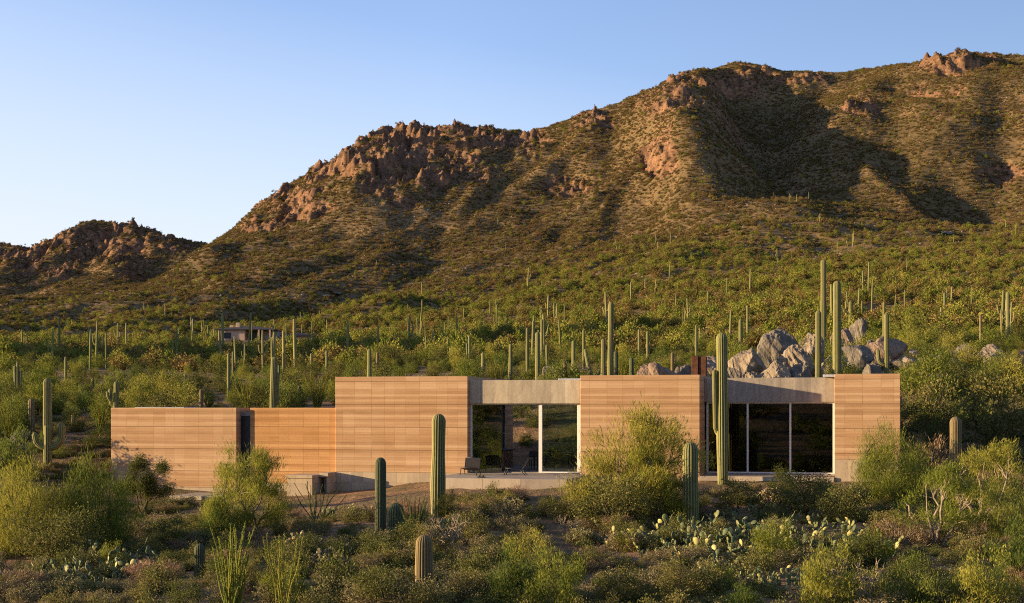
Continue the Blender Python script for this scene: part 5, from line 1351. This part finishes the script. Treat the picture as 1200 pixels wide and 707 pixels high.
S5 = src('hi1', 640, 330, 'brownish scrub bush on the slope high above the right end of the lintel', 'shrub', 'shrub', 1.5, 1.9)
S6 = src('hi2', 300, 440, 'brownish scrub bush just above the far house', 'shrub', 'shrub', 1.4, 2.1)
S1 = src('lo1', 470, 170, 'round scrub bush on the slope above the left part of the central wall', 'shrub', 'shrub', 1.5, 1.9)
S2 = src('lo2', 520, 175, 'flat scrub bush on the slope above the right part of the central wall', 'shrub', 'shrub', 1.4, 2.1)
S3 = src('lo3', 760, 180, 'yellow green scrub bush on the slope above the pinkish rock', 'shrub', 'shrub', 1.8, 2.2)
S4 = src('lo4', 1010, 170, 'small pale scrub bush on the slope above the loose rock slide', 'shrub', 'shrub', .8, 1.2)
def sample(n, u0, u1, y0, y1, seed, size_=0):
    r = np.random.default_rng(seed)
    y = np.sqrt(r.uniform(y0**2, y1**2, n)); x = r.uniform(u0, u1, n)*y
    pxx = 600+F*x/y
    lw_ = (x < -17) & (y > 58) & (y < 80) & (size_ > .45)
    hol = (pxx < 430-.4*y) & (y > 108) & (y < 270) & (r.uniform(size=n) < .62)
    k = ~lw_ & ~hol & ~in_house(x, y) & ~bare(0, y, x) & ~((pxx > 244) & (pxx < 380) & (y > 270) & (y < 386)) 
    x, y = x[k], y[k]
    z, rk = H(x, y, True)
    return r, x, y, z, rk
def scatter(name, n, u, Y, seed, size, srcs_, wts, label, cat, patch=40, pthr=.0, rockcut=.5, tall=(.7, 1.2)):
    r, x, y, z, rk = sample(n, u[0], u[1], Y[0], Y[1], seed, size)
    pn = vn(x/patch, y/patch, seed)*.6+vn(x/(patch*.25), y/(patch*.3), seed+1)*.4
    k = (pn > pthr+r.uniform(-.25, .25, len(x))) & (rk < rockcut+r.uniform(-.3, .4, len(x)))
    x, y, z, pn = x[k], y[k], z[k], pn[k]; m = len(x)
    s = size*np.exp(np.clip(r.normal(size=m)*.42, -.9, .62))*(.75+.5*pn); v = r.choice(len(srcs_), size=m, p=wts)
    if label.startswith('olive scrub covering the upper'):
        g_ = r.uniform(size=m) > sstep(400, 760, y+60*(pn-.5)); v = np.where(g_ & (v < 2), v+2, v)
    scl = np.stack([s*r.uniform(.85, 1.2, m), s*r.uniform(.85, 1.2, m), s*r.uniform(tall[0], tall[1], m)], axis=1)
    return stuff_gn(name, np.stack([x, y, z-.05], axis=1), r.uniform(0, 6.28, m), scl, v, srcs_, label, cat)
scatter('hill_scrub', 190000, (-.42, .42), (400, 1560), 101, .80, [S5, S6, S1, S3], [.46, .36, .13, .05], 'olive scrub covering the upper slopes of the mountain', 'scrub', 70, .02, 1.0, (.55, .95))
scatter('slope_scrub', 24000, (-.48, .48), (140, 420), 102, .78, [S1, S2, S3, S4], [.34, .26, .30, .10], 'green and olive scrub covering the lower slopes behind the house', 'scrub', 22, .33)
c1 = BUSH['bu1']; 
mid_src = [src('mpv', 90, 120, 'small palo verde above the low wing in the left hollow', 'palo verde', 'palo_verde', 1.5, 2.0), src('mme', 610, 140, 'small mesquite above the concrete lintel', 'mesquite', 'mesquite', 1.3, 1.8), src('mcr', 700, 135, 'small creosote above the joint of lintel and chimney wall', 'creosote bush', 'creosote_bush', 1.0, 1.4), src('mgr', 1120, 130, 'small green bush above the open ocotillo', 'shrub', 'shrub', 1.3, 1.6), S4]
scatter('rise_scrub', 3000, (-.48, .48), (66, 160), 103, .36, mid_src, [.22, .22, .26, .12, .18], 'mixed scrub on the first rise behind the house', 'scrub', 9, .34)
fg_src = [src('bu1', 560, 37, 'grey bursage in the middle foreground left of the bright bushes', 'bursage', 'bursage', .6, 1.0), src('bu2', 690, 36, 'small olive bush right of the bright pair at the bottom centre', 'shrub', 'shrub', .7, 1.0), src('dr1', 430, 36, 'straw coloured dry bush above the dusty creosote', 'dry shrub', 'dry_shrub', .6, .9)]
scatter('ground_scrub', 3800, (-.62, .62), (22, 66), 104, .60, fg_src, [.42, .50, .08], 'low bursage and dry brush between the foreground plants', 'scrub', 5, .2, tall=(.5, .95))
scatter('side_scrub', 1500, (-1.6, -.48), (30, 200), 105, .9, mid_src[:4], [.25, .25, .3, .2], 'scrub out of view on the left', 'scrub', 12, .3) if False else None
scatter('loose_rock', 30000, (-.46, .46), (350, 1400), 106, .42, rsrc, [.4, .3, .3], 'loose rocks strewn over the slopes', 'rocks', 50, .35, 9, (.7, 1.2))
scatter('slope_stones', 5000, (-.48, .48), (110, 360), 108, .17, rsrc, [.4, .3, .3], 'small rocks on the lower slopes', 'rocks', 30, .4, 9, (.7, 1.1))
scatter('gravel_stones', 2600, (-.5, .5), (24, 110), 107, .10, rsrc, [.5, .2, .3], 'small stones lying on the desert ground', 'stones', 6, .2, 9, (.5, .9))
r_ = np.random.default_rng(9); n = 800
pxs = r_.normal(985, 75, n); ysr = 96+r_.normal(size=n)*9+(pxs-960)*.02; xs = (pxs-600)/F*ysr
sc_ = np.exp(r_.normal(size=n)*.45)*.32
stuff_gn('rock_slide', np.stack([xs, ysr, H(xs, ysr)+.1], axis=1), r_.uniform(0, 6, n), np.stack([sc_, sc_, sc_*.9], axis=1), r_.integers(0, 3, n), rsrc, 'loose rock slide of angular rubble around the outcrop', 'rocks')

scatter('side_bursage', 1500, (-.45, -.22), (58, 84), 109, .42, fg_src, [.45, .45, .10], 'low bursage on the bank left of the low wing', 'scrub', 5, .2, 9, (.45, .8))
scatter('bank_scrub', 1500, (.26, .46), (58, 92), 110, .5, fg_src[:2]+[S4], [.35, .45, .20], 'low scrub on the bank right of the house', 'scrub', 5, .2, 9, (.5, .9))
# behind the camera the desert goes on (it is what the glass reflects)
rb = np.random.default_rng(3); n = 1300; xb = rb.uniform(-170, 170, n); yb = -rb.uniform(6, 260, n); zb = H(xb, yb); sb = rb.uniform(.8, 1.8, n)
stuff_gn('back_scrub', np.stack([xb, yb, zb], axis=1), rb.uniform(0, 6, n), np.stack([sb*1.3, sb*1.3, sb], axis=1), rb.integers(0, 3, n), [S1, S2, S3], 'scrub on the rise facing the house', 'scrub')
rb = np.random.default_rng(4); n = 900; yb = rb.uniform(0, 120, n); xb = -(rb.uniform(.46, 1.5, n)*yb+10); zb = H(xb, yb); sb = rb.uniform(.4, .9, n)
stuff_gn('side_scrub', np.stack([xb, yb, zb], axis=1), rb.uniform(0, 6, n), np.stack([sb*1.3, sb*1.3, sb], axis=1), rb.integers(0, 3, n), [S1, S2, S3], 'scrub left of the view', 'scrub')

# ================================================================ camera and light
cam = bpy.data.cameras.new('Camera'); co = bpy.data.objects.new('Camera', cam); COL.objects.link(co)
cam.sensor_width = 36; cam.lens = F/1200*36; cam.clip_start = .1; cam.clip_end = 20000
co.location = (0, 0, EYE); co.rotation_euler = (math.pi/2, 0, 0)
cam.shift_y = (HOR-353.5)/1200
sc.camera = co
EL, AZ = 8.5, 83.0
sd = Vector((-math.sin(rad(AZ))*math.cos(rad(EL)), -math.cos(rad(AZ))*math.cos(rad(EL)), math.sin(rad(EL))))
su = bpy.data.lights.new('Sun', 'SUN'); su.energy = 4.6; su.angle = rad(.5); su.color = (1, .74, .40)
so = bpy.data.objects.new('Sun', su); COL.objects.link(so); so.rotation_euler = sd.to_track_quat('Z', 'Y').to_euler(); so.location = (-40, 0, 40)
w = bpy.data.worlds.new('World'); sc.world = w; w.use_nodes = True; nt = w.node_tree
bg = nt.nodes['Background']; sky = nt.nodes.new('ShaderNodeTexSky'); sky.sky_type = 'NISHITA'; sky.sun_disc = False
sky.sun_elevation = rad(EL); sky.sun_rotation = rad(180+AZ); sky.altitude = 800; sky.air_density = 1.0; sky.dust_density = .5; sky.ozone_density = 2.5
tc = nt.nodes.new('ShaderNodeTexCoord'); sp = nt.nodes.new('ShaderNodeSeparateXYZ'); nt.links.new(tc.outputs['Generated'], sp.inputs[0])
# paler haze low towards the sun side, deeper blue away from it
hz = math_(nt, 'SUBTRACT', math_(nt, 'SUBTRACT', 1.0, math_(nt, 'MULTIPLY', sp.outputs[0], .75)), math_(nt, 'MULTIPLY', sp.outputs[2], 4.0))
hz.node.use_clamp = True; hz = math_(nt, 'MULTIPLY', hz, .95)
dk = nt.nodes.new('ShaderNodeMapRange'); dk.inputs[1].default_value = -.05; dk.inputs[2].default_value = .36; dk.inputs[3].default_value = 1.0; dk.inputs[4].default_value = .68; nt.links.new(sp.outputs[0], dk.inputs[0])
tint = mixc(nt, 1.0, sky.outputs[0], (1.07, .86, .90), 'MULTIPLY')
sc2 = nt.nodes.new('ShaderNodeVectorMath'); sc2.operation = 'SCALE'; nt.links.new(tint, sc2.inputs[0]); nt.links.new(dk.outputs[0], sc2.inputs[3])
E_ = 2.68*.15
skc = mixc(nt, hz, sc2.outputs[0], (.87/E_, .905/E_, .945/E_))
nt.links.new(skc, bg.inputs[0]); bg.inputs[1].default_value = .15
sc.view_settings.view_transform = 'Standard'; sc.view_settings.look = 'None'; sc.view_settings.gamma = 1; sc.view_settings.use_curve_mapping = False
sc.view_settings.exposure = 1.42
sc.cycles.use_denoising = False; sc.cycles.denoising_input_passes = 'RGB_ALBEDO_NORMAL'; sc.cycles.denoising_prefilter = 'ACCURATE'; sc.cycles.filter_width = 1.1
sc.cycles.max_bounces = 6; sc.cycles.transparent_max_bounces = 8; sc.cycles.diffuse_bounces = 3; sc.cycles.glossy_bounces = 3; sc.cycles.transmission_bounces = 3
